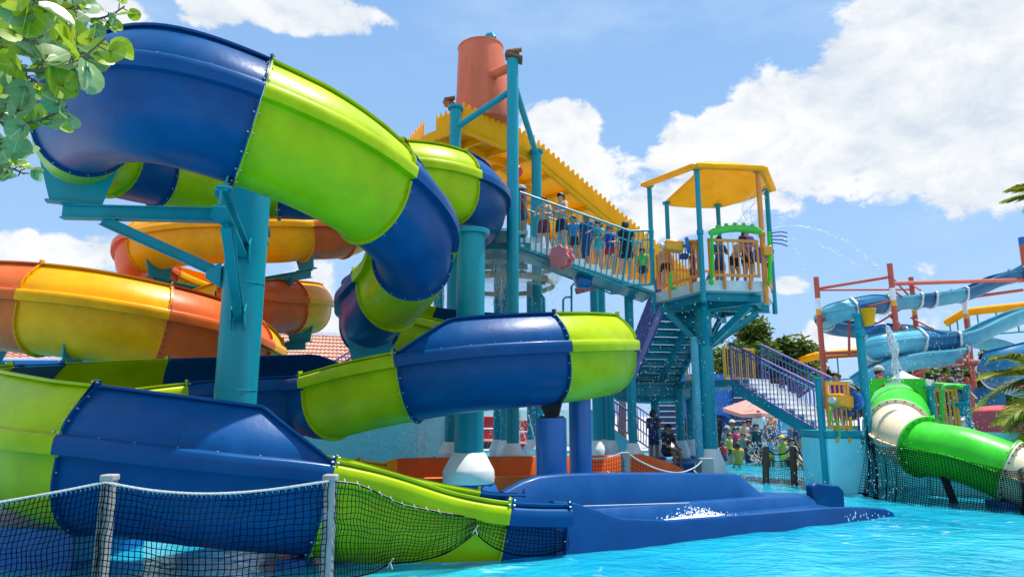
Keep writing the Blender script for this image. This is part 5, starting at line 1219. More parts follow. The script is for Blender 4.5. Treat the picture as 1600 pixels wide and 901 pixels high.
def twig(pts, n, size, spread=.10, lime=.45):
    P = spline([tuple(p) for p in pts], 8); tw.tube(P, [.010 - .006 * i / (len(P) - 1) for i in range(len(P))], 6)
    for k in range(n):
        f = .06 + .94 * (k + rnd.random() * .5) / n; i = min(len(P) - 2, int(f * (len(P) - 1))); p = P[i]; T = (P[i + 1] - P[i]).normalized()
        a = rnd.random() * 6.283; e = T.orthogonal().normalized(); e2 = T.cross(e); od = (e * math.cos(a) + e2 * math.sin(a)) * .8 + T * rnd.uniform(.1, .8) + Vector((0, 0, .1)); od.normalize()
        q = p + od * rnd.uniform(.02, .05); tw.tube([p, q], .0035, 5)
        toview = (Vector((0, 0, EYE)) - q).normalized(); nr = (toview * rnd.uniform(.1, 1.0) + Vector((rnd.gauss(0, .55), rnd.gauss(0, .45), rnd.uniform(.1, 1.0)))).normalized()
        grape_leaf(q, nr, od, size * rnd.uniform(.75, 1.2), 1 if rnd.random() < lime else 0)
def A3_(px, py, Y): return at(px, py, Y)
for pts, n, sz in (([(-60, 60, 3.0), (30, 60, 3.0), (90, 85, 2.95), (150, 80, 2.9)], 13, .125), ([(-60, 100, 2.9), (20, 108, 2.85), (70, 110, 2.8), (120, 96, 2.8), (165, 60, 2.8)], 14, .13),
                   ([(-80, 20, 3.1), (20, 15, 3.1), (80, 10, 3.1), (120, 20, 3.1)], 14, .11), ([(-60, 150, 2.9), (0, 190, 2.9), (45, 192, 2.85), (85, 178, 2.8), (105, 165, 2.8)], 12, .105),
                   ([(-60, 170, 3.0), (-10, 190, 3.0), (15, 160, 3.0), (40, 140, 2.95)], 11, .11), ([(60, -30, 3.5), (100, 15, 3.5), (140, 30, 3.5), (172, 24, 3.5), (195, 10, 3.5)], 11, .085),
                   ([(-70, 250, 3.6), (-20, 245, 3.6), (20, 240, 3.6), (45, 238, 3.6)], 12, .07), ([(-70, 270, 3.7), (-20, 255, 3.7), (15, 262, 3.7), (38, 272, 3.7)], 11, .07), ([(-80, -30, 2.7), (0, -20, 2.7), (60, 0, 2.7)], 12, .13), ([(-70, 60, 3.2), (0, 40, 3.2), (60, 45, 3.2), (100, 60, 3.15)], 13, .115), ([(-70, 130, 3.3), (-10, 130, 3.3), (40, 120, 3.3), (70, 140, 3.3)], 12, .11), ([(-90, 200, 3.1), (-30, 215, 3.1), (5, 225, 3.1)], 8, .11), ([(-80, 90, 3.4), (-10, 80, 3.4), (50, 75, 3.4)], 12, .12), ([(20, -40, 3.4), (70, -8, 3.4), (112, 2, 3.4)], 10, .1)):
    twig([A3_(*p) for p in pts], int(n * 1.55), sz * 1.08)
tw.tube([(-4.6, 3.4, -.3), (-4.55, 3.4, 1.2), (-4.2, 3.3, 2.4), (-3.6, 3.1, 3.1), at(-60, 100, 2.95)], [.13, .11, .08, .05, .02], 10); tw.tube([(-4.2, 3.3, 2.4), at(-80, 230, 3.6)], [.06, .015], 8); tw.tube([(-3.9, 3.2, 2.8), at(-80, 20, 3.0)], [.05, .015], 8)
tw.build('branches', 'bark', sgt)
me = bpy.data.meshes.new('leaves'); off = world_loc(sgt); me.from_pydata([v - off for v in LV], [], LF); me.materials.append(M['grape_a']); me.materials.append(M['grape_b']); me.polygons.foreach_set('material_index', LM); me.polygons.foreach_set('use_smooth', [True] * len(LF))
ul = me.uv_layers.new(name='leaf')
for lp in me.loops: ul.data[lp.index].uv = LU[lp.vertex_index]
o = bpy.data.objects.new('leaves', me); COL.objects.link(o); o.parent = sgt
# ------------------------------------------------------------------ small fittings on the stair and the platform
def gear_disc(mb, c, ax, r, th, lobes=8, mi=0):
    ax = Vector(ax).normalized(); x = ax.orthogonal().normalized(); y = ax.cross(x); P = []
    for k in range(lobes * 10):
        a = 2 * math.pi * k / (lobes * 10); rr = r * (1 + .09 * math.cos(lobes * a)); P.append(c + (x * math.cos(a) + y * math.sin(a)) * rr)
    mb.prism(P, ax * th, mi)
gw = thing('paddle_wheel', 'faded pink scalloped paddle wheel fixed under the queue stair', 'paddle wheel', at(874, 420, 16.4)); gc = at(872, 401, 16.45); gax = Vector((.62, .75, .05)).normalized()
for k, nm in ((0, 'front_disc'), (1, 'rear_disc')):
    mb = MB(); gear_disc(mb, gc + gax * .24 * k, gax, .285, .06); mb.build(nm, 'pink', gw, smooth=30, bevel=.012)
mb = MB().tube([gc - gax * .03, gc + gax * .4], .03, 10)
for k in range(8):
    a = 2 * math.pi * k / 8; x = gax.orthogonal().normalized(); y = gax.cross(x); mb.tube([gc + gax * .03 + (x * math.cos(a) + y * math.sin(a)) * .2, gc + gax * .27 + (x * math.cos(a) + y * math.sin(a)) * .2], .035, 8)
mb.build('axle', 'pink', gw); MB().tube([gc + gax * .3, at(880, 418, 16.7), at(893, 412, 16.8)], .025, 8).tube([at(872, 384, 16.5), at(869, 372, 16.55), at(874, 366, 16.6), at(879, 374, 16.6), at(879, 392, 16.6)], .022, 8).build('bracket', 'teal', gw)
rbk = thing('red_pail', 'little red pail hanging from a teal hook below the stair', 'bucket', at(849, 445, 18.2)); q = at(849, 444, 18.2)
MB().lathe(q, [(.02, 0), (.06, 0), (.125, .22), (.135, .23), (.115, .23), (.05, .02), (.02, .02)], 20).build('pail', 'red', rbk)
MB().tube([q + Vector((-.1, 0, .22)), q + Vector((-.08, 0, .42)), q + Vector((.02, 0, .48)), q + Vector((.1, 0, .42))], .018, 8).build('hook', 'teal', rbk)
bd = thing('blue_drum', 'dark blue spinning drum hung beneath the stair beside the pink wheel', 'drum', at(912, 445, 17.6)); q = at(912, 437, 17.6)
MB().lathe(q + Vector((-.2, 0, 0)), [(.05, 0), (.2, .02), (.22, .1), (.22, .3), (.2, .38), (.05, .4)], 20, axis=(1, .2, 0)).build('drum', 'paint_blue', bd); MB().tube([q + Vector((-.22, -.1, -.2)), q + Vector((-.28, -.12, .05)), q + Vector((-.1, -.12, .26))], .02, 8).build('guard', 'pale_grey', bd)
sb = thing('tilting_trough', 'speckled red and white tilting trough on a teal stand below the stair', 'trough', at(917, 455, 18.6))
M['speckle'] = material('red_white_speckle', (.62, .12, .12), .5, var=.5, vscale=18, stain=(.9, .8, .8), stain_amt=.9)
MB().beam(at(899, 455, 18.6), at(935, 446, 18.6), .15, .17).build('trough', 'speckle', sb, bevel=.02)
MB().tube([at(893, 520, 18.7), at(893, 447, 18.7), at(897, 443, 18.7), at(910, 442, 18.7)], .03, 8).tube([at(880, 520, 18.7), at(880, 468, 18.7), at(884, 464, 18.7), at(892, 464, 18.7)], .03, 8).build('stand', 'teal', sb)
MB().tube([at(850, 500, 19), at(850, 466, 19), at(846, 461, 19), at(842, 463, 19)], .045, 10).build('spout', 'teal', thing('small_spout', 'slim teal spout pipe standing right of the rear tower pole', 'spout', at(850, 500, 19)))
dr = thing('flag_disc', 'red round float hung at the head of the queue stair', 'float', at(806, 270, 18.5)); MB().ball(at(806, 268, 18.6), .2, 14, sx=(1, .4, 1)).build('disc', 'red', dr, smooth=180); 
# water cannons: one build, copied
wc = thing('water_cannon', 'yellow box water cannon with blue wheel on the left orange panel of the platform', 'water cannon', at(1052, 385, 16.9), 'water cannons on the railings')
q = at(1052, 385, 16.9)
MB().box(q, (.46, .34, .26), Matrix.Rotation(.12, 3, 'Y')).build('housing', 'cream_yellow' if 'cream_yellow' in M else 'rail_yellow', wc, bevel=.03)
MB().lathe(q + Vector((.28, -.12, 0)), [(.02, 0), (.19, .01), (.21, .05), (.19, .10), (.02, .11)], 24, axis=(.9, -.3, .1)).build('wheel', 'hut_blue', wc)
MB().box(q + Vector((.26, 0, -.26)), (.2, .16, .14)).build('grip', 'navy_slat', wc, bevel=.03); MB().tube([q + Vector((-.24, -.02, .0)), q + Vector((-.34, -.03, .02))], .07, 12).build('muzzle', 'pale_grey', wc)
MB().box(q + Vector((.48, .05, .05)), (.2, .2, .24)).build('bracket', 'rail_yellow', wc, bevel=.02)
for (px, py, Y, rz, lab) in ((1313, 626, 14.75, .5, 'yellow box water cannon with blue wheel on the orange gate above the aqua block'), (1196, 402, 16.9, -1.9, 'yellow box water cannon with blue wheel half hidden behind the orange roof post')):
    c = copy_tree(wc); c.location = at(px, py, Y); c.rotation_euler = (0, 0, rz); c['label'] = lab
MB().tube([at(1303, 632, 14.7), at(1297, 645, 14.65), at(1299, 656, 14.65), at(1308, 660, 14.7), at(1312, 672, 14.7), at(1312, 684, 14.65)], .022, 8).build('hose', 'lime', thing('garden_hose', 'thin yellow green hose looping down from the cannon on the orange gate', 'hose', at(1310, 680, 14.7)))

# ------------------------------------------------------------------ people
def cloth(col):
    k = 'cloth_%d_%d_%d' % tuple(int(c * 99) for c in col)
    if k not in M: M[k] = material('cloth', col, .75, var=.2, vscale=9)
    return k
SKIN = {'a': (.46, .25, .16), 'b': (.38, .19, .11), 'c': (.56, .34, .24)}
for k_, c_ in SKIN.items(): M['skin_' + k_] = material('skin', c_, .5, var=.08, spec=.4)
M['hair'] = material('black_hair', (.018, .014, .012), .55, var=.3, vscale=30); M['hair_brown'] = material('brown_hair', (.05, .028, .018), .55, var=.3, vscale=30)
M['eye'] = material('dark_eye', (.02, .015, .012), .2); M['lip'] = material('lip', (.38, .13, .11), .5)
STAND = dict(pelvis=(0, 0, .525), waist=(0, .004, .605), chest=(0, .008, .715), upper=(0, 0, .79), neck=(0, .003, .842), head=(0, .014, .897), top=(0, .008, .952),
             shL=(-.10, 0, .802), elL=(-.128, -.012, .64), wrL=(-.135, .03, .50), haL=(-.135, .045, .445), shR=(.10, 0, .802), elR=(.128, -.012, .64), wrR=(.135, .03, .50), haR=(.135, .045, .445),
             hiL=(-.052, 0, .495), knL=(-.058, .012, .285), anL=(-.058, -.012, .052), toL=(-.066, .075, .02), hiR=(.052, 0, .495), knR=(.058, .012, .285), anR=(.058, -.012, .052), toR=(.066, .075, .02))
RAD = dict(pelvis=(.086, .066), waist=(.074, .056), chest=(.090, .064), upper=(.078, .055), neck=(.033, .033), head=(.052, .06), top=(.036, .042), sh=(.042, .042), el=(.027, .027), wr=(.019, .019), ha=(.024, .014), hi=(.064, .064), kn=(.042, .042), an=(.026, .026), to=(.026, .018))
BONES = [('pelvis', 'waist', 'torso'), ('waist', 'chest', 'torso'), ('chest', 'upper', 'torso'), ('upper', 'neck', 'neck'), ('neck', 'head', 'head'), ('head', 'top', 'head')]
for s_ in 'LR': BONES += [('upper', 'sh' + s_, 'torso'), ('sh' + s_, 'el' + s_, 'uarm'), ('el' + s_, 'wr' + s_, 'farm'), ('wr' + s_, 'ha' + s_, 'hand'), ('pelvis', 'hi' + s_, 'hip'), ('hi' + s_, 'kn' + s_, 'thigh'), ('kn' + s_, 'an' + s_, 'shin'), ('an' + s_, 'to' + s_, 'foot')]
POSES = {
 'stand': {}, 'rail': dict(elL=(-.15, .04, .66), wrL=(-.08, .16, .64), haL=(-.05, .2, .64), elR=(.15, .04, .66), wrR=(.08, .16, .63), haR=(.05, .2, .63)),
 'folded': dict(elL=(-.135, .03, .65), wrL=(.01, .10, .67), haL=(.06, .10, .68), elR=(.135, .03, .65), wrR=(-.01, .11, .64), haR=(-.06, .11, .65)),
 'step': dict(knL=(-.06, .10, .31), anL=(-.06, .06, .10), toL=(-.066, .15, .07), elL=(-.13, .03, .65), wrL=(-.12, .13, .60), haL=(-.11, .17, .59)),
 'up': dict(elL=(-.17, .05, .72), wrL=(-.13, .12, .84), haL=(-.12, .13, .89)),
 'sit': dict(pelvis=(0, -.05, .30), waist=(0, -.045, .38), chest=(0, -.02, .49), upper=(0, -.01, .565), neck=(0, 0, .617), head=(0, .015, .672), top=(0, .01, .727), shL=(-.10, -.01, .577), elL=(-.13, .04, .43), wrL=(-.08, .15, .36), haL=(-.07, .2, .34), shR=(.10, -.01, .577), elR=(.13, .04, .43), wrR=(.08, .15, .36), haR=(.07, .2, .34), hiL=(-.055, -.03, .275), knL=(-.07, .2, .29), anL=(-.07, .2, .05), toL=(-.075, .28, .02), hiR=(.055, -.03, .275), knR=(.07, .2, .29), anR=(.07, .2, .05), toR=(.075, .28, .02)),
 'bend': dict(waist=(0, .04, .60), chest=(0, .11, .69), upper=(0, .17, .745), neck=(0, .21, .785), head=(0, .245, .83), top=(0, .26, .885), shL=(-.10, .165, .75), shR=(.10, .165, .75), elL=(-.13, .22, .60), wrL=(-.11, .30, .50), haL=(-.10, .33, .45), elR=(.13, .22, .60), wrR=(.11, .30, .50), haR=(.10, .33, .45), knL=(-.07, .06, .29), knR=(.07, .03, .29)),
 'reach': dict(waist=(0, .02, .60), chest=(0, .06, .70), upper=(0, .09, .77), neck=(0, .12, .82), head=(0, .15, .868), top=(0, .16, .923), shL=(-.10, .08, .78), shR=(.10, .10, .78), elR=(.11, .25, .68), wrR=(.10, .38, .57), haR=(.10, .42, .53), elL=(-.13, .10, .63), wrL=(-.1, .2, .58), haL=(-.08, .24, .57)),
 'walkR': dict(knR=(.058, .05, .29), anR=(.058, .09, .055), toR=(.066, .17, .025), anL=(-.058, -.09, .06), toL=(-.066, -.01, .02), elL=(-.135, .03, .65), wrL=(-.125, .12, .56), haL=(-.12, .16, .53)),
}
def person(label, foot, h, face, pose='stand', skin='a', top=None, sleeve=0, bottom=(.03, .03, .04), legs=.55, hair='short', haircol='hair', cap=None, group=None, goggles=None, extra=None, fingers=True, strap=None):
    """face: heading in degrees, 0 looks at the photographer, 90 to the photo's right"""
    J = dict(STAND); J.update(POSES[pose])
    if extra: J.update(extra)
    rot = Matrix.Rotation(R(180 + face), 3, 'Z'); foot = Vector(foot); kid = 1.0 if h > 1.45 else 1.18
    root = thing('person', label, 'person', foot, group); root.rotation_euler = (0, 0, 0)
    names = list(J); idx = {n: i for i, n in enumerate(names)}
    vs = {n: Vector(J[n]) * h for n in names}
    if kid > 1:
        hv = vs['head'] - vs['neck']; vs['head'] = vs['neck'] + hv * 1.12; vs['top'] = vs['head'] + (vs['top'] - Vector(J['head']) * h) * 1.12
    me = bpy.data.meshes.new('skel'); me.from_pydata([vs[n] for n in names], [(idx[a], idx[b]) for a, b, _ in BONES], [])
    ob = bpy.data.objects.new('skel', me); COL.objects.link(ob); sk = ob.modifiers.new('s', 'SKIN'); sk.use_smooth_shade = True
    lay = me.skin_vertices[0].data
    for n in names:
        key = n if n in RAD else n[:2]; r = RAD[key]; f = h * (kid if n in ('head', 'top') else 1); lay[idx[n]].radius = (r[0] * f, r[1] * f); lay[idx[n]].use_root = (n == 'pelvis')
    ob.modifiers.new('u', 'SUBSURF').levels = 1
    dg = bpy.context.evaluated_depsgraph_get(); bm_ = bpy.data.meshes.new_from_object(ob.evaluated_get(dg)); bpy.data.objects.remove(ob)
    mats = ['skin_' + skin, cloth(top) if top else 'skin_' + skin, cloth(bottom), 'eye', 'lip']
    V = [v.co.copy() for v in bm_.vertices]; Nn = [v.normal.copy() for v in bm_.vertices]; F = [tuple(p.vertices) for p in bm_.polygons]; bpy.data.meshes.remove(bm_)
    def region(c):
        best = None
        for a, b, g in BONES:
            A, B = vs[a], vs[b]; d = B - A; t = max(0, min(1, (c - A).dot(d) / max(d.length_squared, 1e-9))); q = (c - A - d * t).length / (RAD.get(a, RAD.get(a[:2]))[0] + .01)
            if best is None or q < best[0]: best = (q, g, t, a)
        return best[1], best[2], best[3]
    mi = []; lift = set()
    for f in F:
        c = sum((V[i] for i in f), Vector()) / len(f); g, t, a = region(c); m = 0
        if g == 'torso' or (g == 'neck' and t < .3 and sleeve > 0): m = 1 if top else 0
        if (g == 'torso' and a == 'pelvis' and t < .55) or g == 'hip' or (g == 'thigh' and t < legs): m = 2
        if g == 'uarm' and top and t < sleeve: m = 1
        if g == 'farm' and top and t < sleeve - 1: m = 1
        if g == 'shin' and legs > 1 and t < legs - 1: m = 2
        if g == 'thigh' and legs > 1: m = 2
        mi.append(m)
        if m in (1, 2): lift.update(f)
    V = [v + n * (.010 * h if i in lift else 0) for i, (v, n) in enumerate(zip(V, Nn))]
    mb = MB(); mb.v = V; mb.f = F; mb.m = mi
    hd = vs['head']; up = (vs['top'] - vs['head']).normalized(); fw = Vector((0, 1, 0)); fw = (fw - up * fw.dot(up)).normalized(); rt = fw.cross(up); k = h * kid * (.96 if kid > 1 else 1)
    mb.tube([hd + fw * .055 * k + up * .012 * k, hd + fw * .066 * k - up * .006 * k], [.006 * k, .011 * k], 6)
    for s_ in (-1, 1):
        mb.ball(hd + fw * .052 * k + rt * s_ * .02 * k + up * .014 * k, .0075 * k, 6, 3); mb.ball(hd + rt * s_ * .052 * k - up * .002 * k, .014 * k, 6, 0, (.5, .8, 1.2))
    mb.ball(hd + fw * .052 * k - up * .026 * k, .013 * k, 6, 4, (1, .4, .35))
    if fingers:
        for s_ in 'LR':
            w_, hnd = vs['wr' + s_], vs['ha' + s_]; d = (hnd - w_).normalized(); sd_ = d.cross(Vector((0, 0, 1)) if abs(d.z) < .8 else Vector((0, 1, 0))).normalized(); nn = sd_.cross(d)
            for j, L_ in enumerate((.036, .042, .040, .031)):
                b0 = hnd + sd_ * (j - 1.5) * .011 * h - d * .008 * h; m_ = b0 + d * L_ * .55 * h + nn * .002 * h; mb.tube([b0, m_, m_ + (d * .75 - nn * .5) * L_ * .5 * h], [.0058 * h, .005 * h, .004 * h], 5)
            b0 = w_.lerp(hnd, .45) + sd_ * -.014 * h; mb.tube([b0, b0 - sd_ * .016 * h + d * .014 * h, b0 - sd_ * .02 * h + d * .034 * h], [.007 * h, .006 * h, .0045 * h], 5)
    xf = lambda p: foot + rot @ p
    mb.v = [xf(v) for v in mb.v]; mb.build('body', mats, root, smooth=180)
    # hair or cap follow the skull
    cen = (hd + vs['top']) / 2; rx, ry, rz = .060 * k, .070 * k, .070 * k; hb_ = MB(); nseg = 16; rows = 9; Q = {}
    for i in range(rows + 1):
        ph = math.pi * .72 * i / rows
        for j in range(nseg):
            a = 2 * math.pi * j / nseg; fr = math.cos(a); lim = ph if fr < .25 else min(ph, math.pi * (.33 if fr > .7 else .42))
            jit = 1 + .04 * math.sin(a * 5 + i * 2.3)
            Q[i, j] = cen + up * (math.cos(lim) * rz * jit) + (fw * (fr * ry) + rt * (math.sin(a) * rx)) * math.sin(lim) * jit - up * .004 * k
    o = 0; hb_.v = [xf(Q[i, j]) for i in range(rows + 1) for j in range(nseg)]
    for i in range(rows):
        for j in range(nseg): hb_.f.append((i * nseg + j, i * nseg + (j + 1) % nseg, (i + 1) * nseg + (j + 1) % nseg, (i + 1) * nseg + j)); hb_.m.append(0)
    if hair == 'long': hb_.tube([xf(cen - fw * .04 * k), xf(hd - fw * .07 * k - up * .05 * k), xf(hd - fw * .07 * k - up * .15 * k), xf(hd - fw * .06 * k - up * .2 * k)], [.05 * k, .052 * k, .04 * k, .012 * k], 10)
    if hair == 'bun': hb_.ball(xf(cen - fw * .085 * k + up * .01 * k), .034 * k, 10); hb_.tube([xf(cen - fw * .05 * k), xf(hd - fw * .06 * k - up * .03 * k)], [.05 * k, .03 * k], 8)
    hb_.build('hair', haircol, root, smooth=180)
    if cap:
        cb = MB(); Cc = cen + up * .004 * k; P = []
        for i in range(6):
            ph = math.pi * .5 * i / 5
            for j in range(18):
                a = 2 * math.pi * j / 18; P.append(xf(Cc + up * math.cos(ph) * .082 * k + (fw * math.cos(a) * .080 + rt * math.sin(a) * .072) * k * math.sin(ph)))
        cb.v = P; cb.f = [(i * 18 + j, i * 18 + (j + 1) % 18, (i + 1) * 18 + (j + 1) % 18, (i + 1) * 18 + j) for i in range(5) for j in range(18)]; cb.m = [0] * len(cb.f)
        cb.prism([xf(Cc + fw * .07 * k + rt * x * k + fw * y * k) for x, y in ((-.055, -.02), (-.045, .04), (0, .062), (.045, .04), (.055, -.02))], Vector((0, 0, .008)))
        cb.build('cap', cloth(cap), root, smooth=50)
    if goggles:
        gb = MB(); gb.tube([xf(hd + up * .026 * k + fw * math.cos(a) * .064 * k + rt * math.sin(a) * .058 * k) for a in [2 * math.pi * j / 16 for j in range(16)]], .012 * k, 6, closed=True); gb.build('goggles', cloth(goggles), root)
    if strap:
        sb_ = MB(); P = [vs['waist'] * .5 + vs['chest'] * .5]
        for z, col in ((.73, 0), (.64, 0)): sb_.tube([xf(Vector((math.cos(a) * .095 * h, math.sin(a) * .07 * h + vs['chest'].y, vs['pelvis'].z + (z - .525) * h)) ) for a in [2 * math.pi * j / 18 for j in range(18)]], .02 * h, 6, closed=True)
        sb_.build('bikini_top', cloth(strap), root)
    return root
def on_stair(px, off):
    """place on the queue stair under photo column px, off metres in from the near edge"""
    best = None
    for k in range(-2, NST * 10 + 8):
        c = SA + sx * run * k / 10 + sw * off; d = (c - cam.location); x = 800 + F_PX * d.x / (d.y * math.cos(PITCH) + (c.z - EYE) * math.sin(PITCH)); st_ = max(-1, math.floor(k / 10)); z = SA.z - rise * max(0, st_) 
        if best is None or abs(x - px) < best[0]: best = (abs(x - px), Vector((c.x, c.y, z)))
    return best[1]
GQ = 'people queueing on the stair'
person('person in a red shirt and grey cap at the very top of the stair', on_stair(815, .75), 1.68, 120, 'stand', 'b', (.45, .02, .03), .7, (.04, .04, .05), .6, cap=(.28, .30, .33), group=GQ)
person('shirtless boy in maroon shorts leaning on the upper rail', on_stair(850, .42), 1.53, -20, 'rail', 'c', None, 0, (.22, .02, .04), .8, group=GQ)
person('tallest shirtless boy in black swim shorts with hands on the rail', on_stair(879, .32), 1.76, -55, 'rail', 'c', None, 0, (.015, .02, .05), .55, group=GQ)
person('small child in a light blue top behind the tallest shirtless boy', on_stair(896, .6), 1.32, -30, 'stand', 'a', (.03, .25, .6), .6, (.01, .03, .08), .5, group=GQ)
person('child in a blue rash suit with goggles pushed up, climbing a step', on_stair(918, .4), 1.47, -40, 'step', 'b', (.02, .06, .25), 1.7, (.02, .05, .18), 1.6, goggles=(.02, .12, .6), group=GQ)
person('girl in an aqua swimsuit with folded arms on the stair', on_stair(935, .45), 1.42, -50, 'folded', 'c', (.05, .5, .6), 0, (.05, .5, .6), .2, hair='bun', group=GQ)
person('child in a blue and red swim set beside the woman in black', on_stair(953, .35), 1.40, -25, 'rail', 'c', (.02, .05, .4), .4, (.45, .02, .03), .3, goggles=(.3, .05, .3), group=GQ)
person('woman in a black swim dress with hair in a bun, back turned', on_stair(978, .35), 1.70, 165, 'stand', 'c', (.012, .013, .016), .6, (.012, .013, .016), .6, hair='bun', haircol='hair_brown', group=GQ)
person('small child in a bright green vest at the foot of the stair', on_stair(1006, .55), 1.12, -30, 'stand', 'a', (.08, .6, .05), .2, (.02, .02, .03), .6, group=GQ)
GP = 'people on the lookout platform'
def plat_at(px, Y): q = at(px, 440, Y); return Vector((q.x, Y, ZP))
person('shirtless boy in black trunks seen from behind by the left orange panel', plat_at(1041, 17.85), 1.30, 150, 'stand', 'c', None, 0, (.012, .013, .016), .4, group=GP)
person('child in dark blue behind the teal front post of the platform', plat_at(1084, 18.3), 1.25, 60, 'stand', 'b', (.02, .03, .12), .5, (.02, .03, .1), .5, group=GP)
person('boy in a blue rash vest under the green spray bar', plat_at(1126, 17.45), 1.36, 10, 'rail', 'a', (.01, .14, .32), .8, (.02, .06, .2), .7, group=GP)
person('shirtless boy in black shorts bending behind the front orange panel', plat_at(1148, 17.3), 1.34, 30, 'bend', 'c', None, 0, (.012, .013, .016), .6, group=GP)
person('long haired girl in a purple vest beside the orange roof post', plat_at(1170, 17.4), 1.62, 20, 'rail', 'c', (.16, .09, .34), .15, (.02, .02, .03), .5, hair='long', group=GP)
# right hand landing
person('girl in purple and pink behind the orange gate, head turned up', (at(1311, 640, 15.6).x, 15.6, low_z + .05), 1.28, -60, 'stand', 'c', (.22, .05, .3), .4, (.6, .18, .3), 1.4, hair='bun', haircol='hair_brown')
zd_ = 1.1
rd = thing('rear_deck', 'plain teal deck on posts behind the square green panel', 'deck', (10, 17.2, 0)); MB().box((10.2, 17.3, zd_ - .08), (5.0, 2.4, .16)).build('slab', 'teal', rd, smooth=0)
for x_ in (8.2, 10.2, 12.2): MB().tube([(x_, 17.9, -.5), (x_, 17.9, zd_ - .1)], .09, 12).build('post', 'teal', rd)
g_at = lambda px, Y: Vector((at(px, 600, Y).x, Y, zd_))
person('man in a red shirt and pale cap behind the square green panel', g_at(1374, 17.3), 1.72, 70, 'stand', 'b', (.62, .03, .03), .7, (.05, .05, .07), .7, cap=(.40, .38, .35))
person('boy with wet black hair beside the man emptying a basket', g_at(1466, 17.3), 1.55, 30, 'stand', 'b', (.3, .08, .08), .3, (.05, .05, .07), .7)
person('man in a dark long sleeved shirt reaching out with a teal basket', g_at(1482, 16.75), 1.68, 25, 'reach', 'c', (.05, .055, .07), 1.75, (.03, .03, .05), .9)
hn_ = at(1499, 632, 16.05); bk = thing('mesh_basket', 'teal mesh basket held out and pouring water by the orange bay', 'basket', at(1500, 646, 16)); MB().lathe(at(1502, 648, 16), [(.02, 0), (.09, .01), (.19, .33), (.2, .34), (.18, .34), (.08, .03), (.02, .02)], 20, axis=(-.15, -.2, 1)).build('basket', 'teal', bk)
mb = MB(); q = at(1505, 640, 15.9)
for k in range(160):
    f = random.random(); mb.ball(q + Vector((.12 * f + random.gauss(0, .05) + .1 * f, random.gauss(0, .05), .1 - f * 1.1)), random.uniform(.006, .022), 5)
tag(mb.build('basket_spill', 'foam', smooth=180), 'stream of water spilling from the teal basket', 'water stream', None, 'stuff')
# by the legs of the tower
person('woman in a navy patterned swim dress standing among the tower legs', (at(1023, 730, 19.6).x, 19.6, .32), 1.42, 150, 'folded', 'b', (.03, .03, .12), .2, (.03, .03, .13), .8, hair='bun')
MB().box((at(1040, 730, 19.6).x, 19.9, .1), (2.4, 1.8, .44)).build('splash_deck', 'paint_blue', kind='structure', bevel=.04)
person('person in dark clothes seated on the blue deck edge by the tower legs', (at(1046, 730, 19.1).x, 19.15, .14), 1.6, 35, 'sit', 'b', (.02, .02, .035), .8, (.02, .02, .03), .8)
GB = 'bathers at the far side of the pool'
def bath(label, px, Y, h, face, pose, skin, top, sl, bot, lg, z=-.2, **k):
    q = at(px, 720, Y); person(label, (q.x, Y, z), h, face, pose, skin, top, sl, bot, lg, group=GB, fingers=False, **k)
bath('child in a lime green top at the left end of the bathers', 1141, 23.4, 1.2, 40, 'stand', 'c', (.45, .6, .05), 0, (.05, .06, .05), .4)
bath('girl in a magenta swim top with long dark hair', 1151, 24.2, 1.38, 20, 'stand', 'c', (.65, .03, .16), .2, (.05, .03, .08), .4, hair='long')
bath('person in a grey cap behind the lime topped child', 1139, 25.0, 1.4, -30, 'stand', 'b', (.3, .3, .32), .5, (.05, .05, .06), .5, cap=(.36, .30, .29))
bath('pale shirtless child beside the girl in magenta', 1163, 23.6, 1.2, -20, 'stand', 'c', (.30, .34, .30), 0, (.03, .05, .08), .5)
bath('shirtless man standing behind the bathers', 1166, 26.0, 1.62, 15, 'folded', 'c', None, 0, (.04, .05, .1), .6)
bath('person in a royal blue shirt at the back of the bathers', 1173, 26.3, 1.66, -10, 'rail', 'b', (.02, .06, .35), .7, (.03, .03, .06), .6)
bath('woman in a dark teal swim dress standing tallest in the splash', 1184, 23.0, 1.55, 5, 'stand', 'c', (.01, .07, .10), 0, (.01, .07, .10), .7, hair='bun')
bath('bather in a mustard bikini top sitting with her back to the camera', 1154, 21.8, 1.25, 175, 'sit', 'c', (.7, .36, .05), .05, (.6, .3, .05), .3, hair='bun')
bath('dark clad bather sitting in the shallows beside the standing woman', 1172, 22.6, 1.3, 40, 'sit', 'b', (.03, .04, .07), .5, (.03, .04, .07), .6)
bath('child crouching low at the right of the standing woman', 1194, 22.8, 1.1, -40, 'sit', 'c', (.05, .12, .16), .3, (.04, .06, .1), .5)
bath('child with a yellow cap and pack behind the netting', 1224, 22.0, 1.15, 10, 'stand', 'c', (.35, .42, .05), .4, (.5, .55, .04), .6, cap=(.75, .45, .05))
bath('man in dark sunglasses seated behind the netting', 1230, 22.6, 1.5, 10, 'sit', 'c', (.03, .03, .05), .6, (.03, .03, .05), .6, goggles=(.02, .02, .02), )
bath('person in navy walking along the timber fence', 1246, 24.6, 1.5, 70, 'walkR', 'b', (.02, .03, .12), .6, (.02, .03, .1), .9)
bath('shirtless boy wading behind the right end of the netting', 1275, 21.4, 1.18, -150, 'bend', 'c', None, 0, (.05, .1, .3), .6)
bath('child in a flowered suit low in the water by the netting posts', 1262, 21.8, 1.05, 20, 'sit', 'c', (.1, .2, .5), .3, (.1, .2, .5), .5)
bath('bather in teal standing half behind the thick platform pole', 1102, 22.5, 1.45, 60, 'stand', 'b', (.02, .18, .24), .6, (.02, .1, .14), .6)
bath('toddler in a red swim vest between the mustard bikini bather and the pole', 1131, 22.4, .95, 20, 'stand', 'c', (.6, .04, .04), .3, (.05, .05, .2), .5)
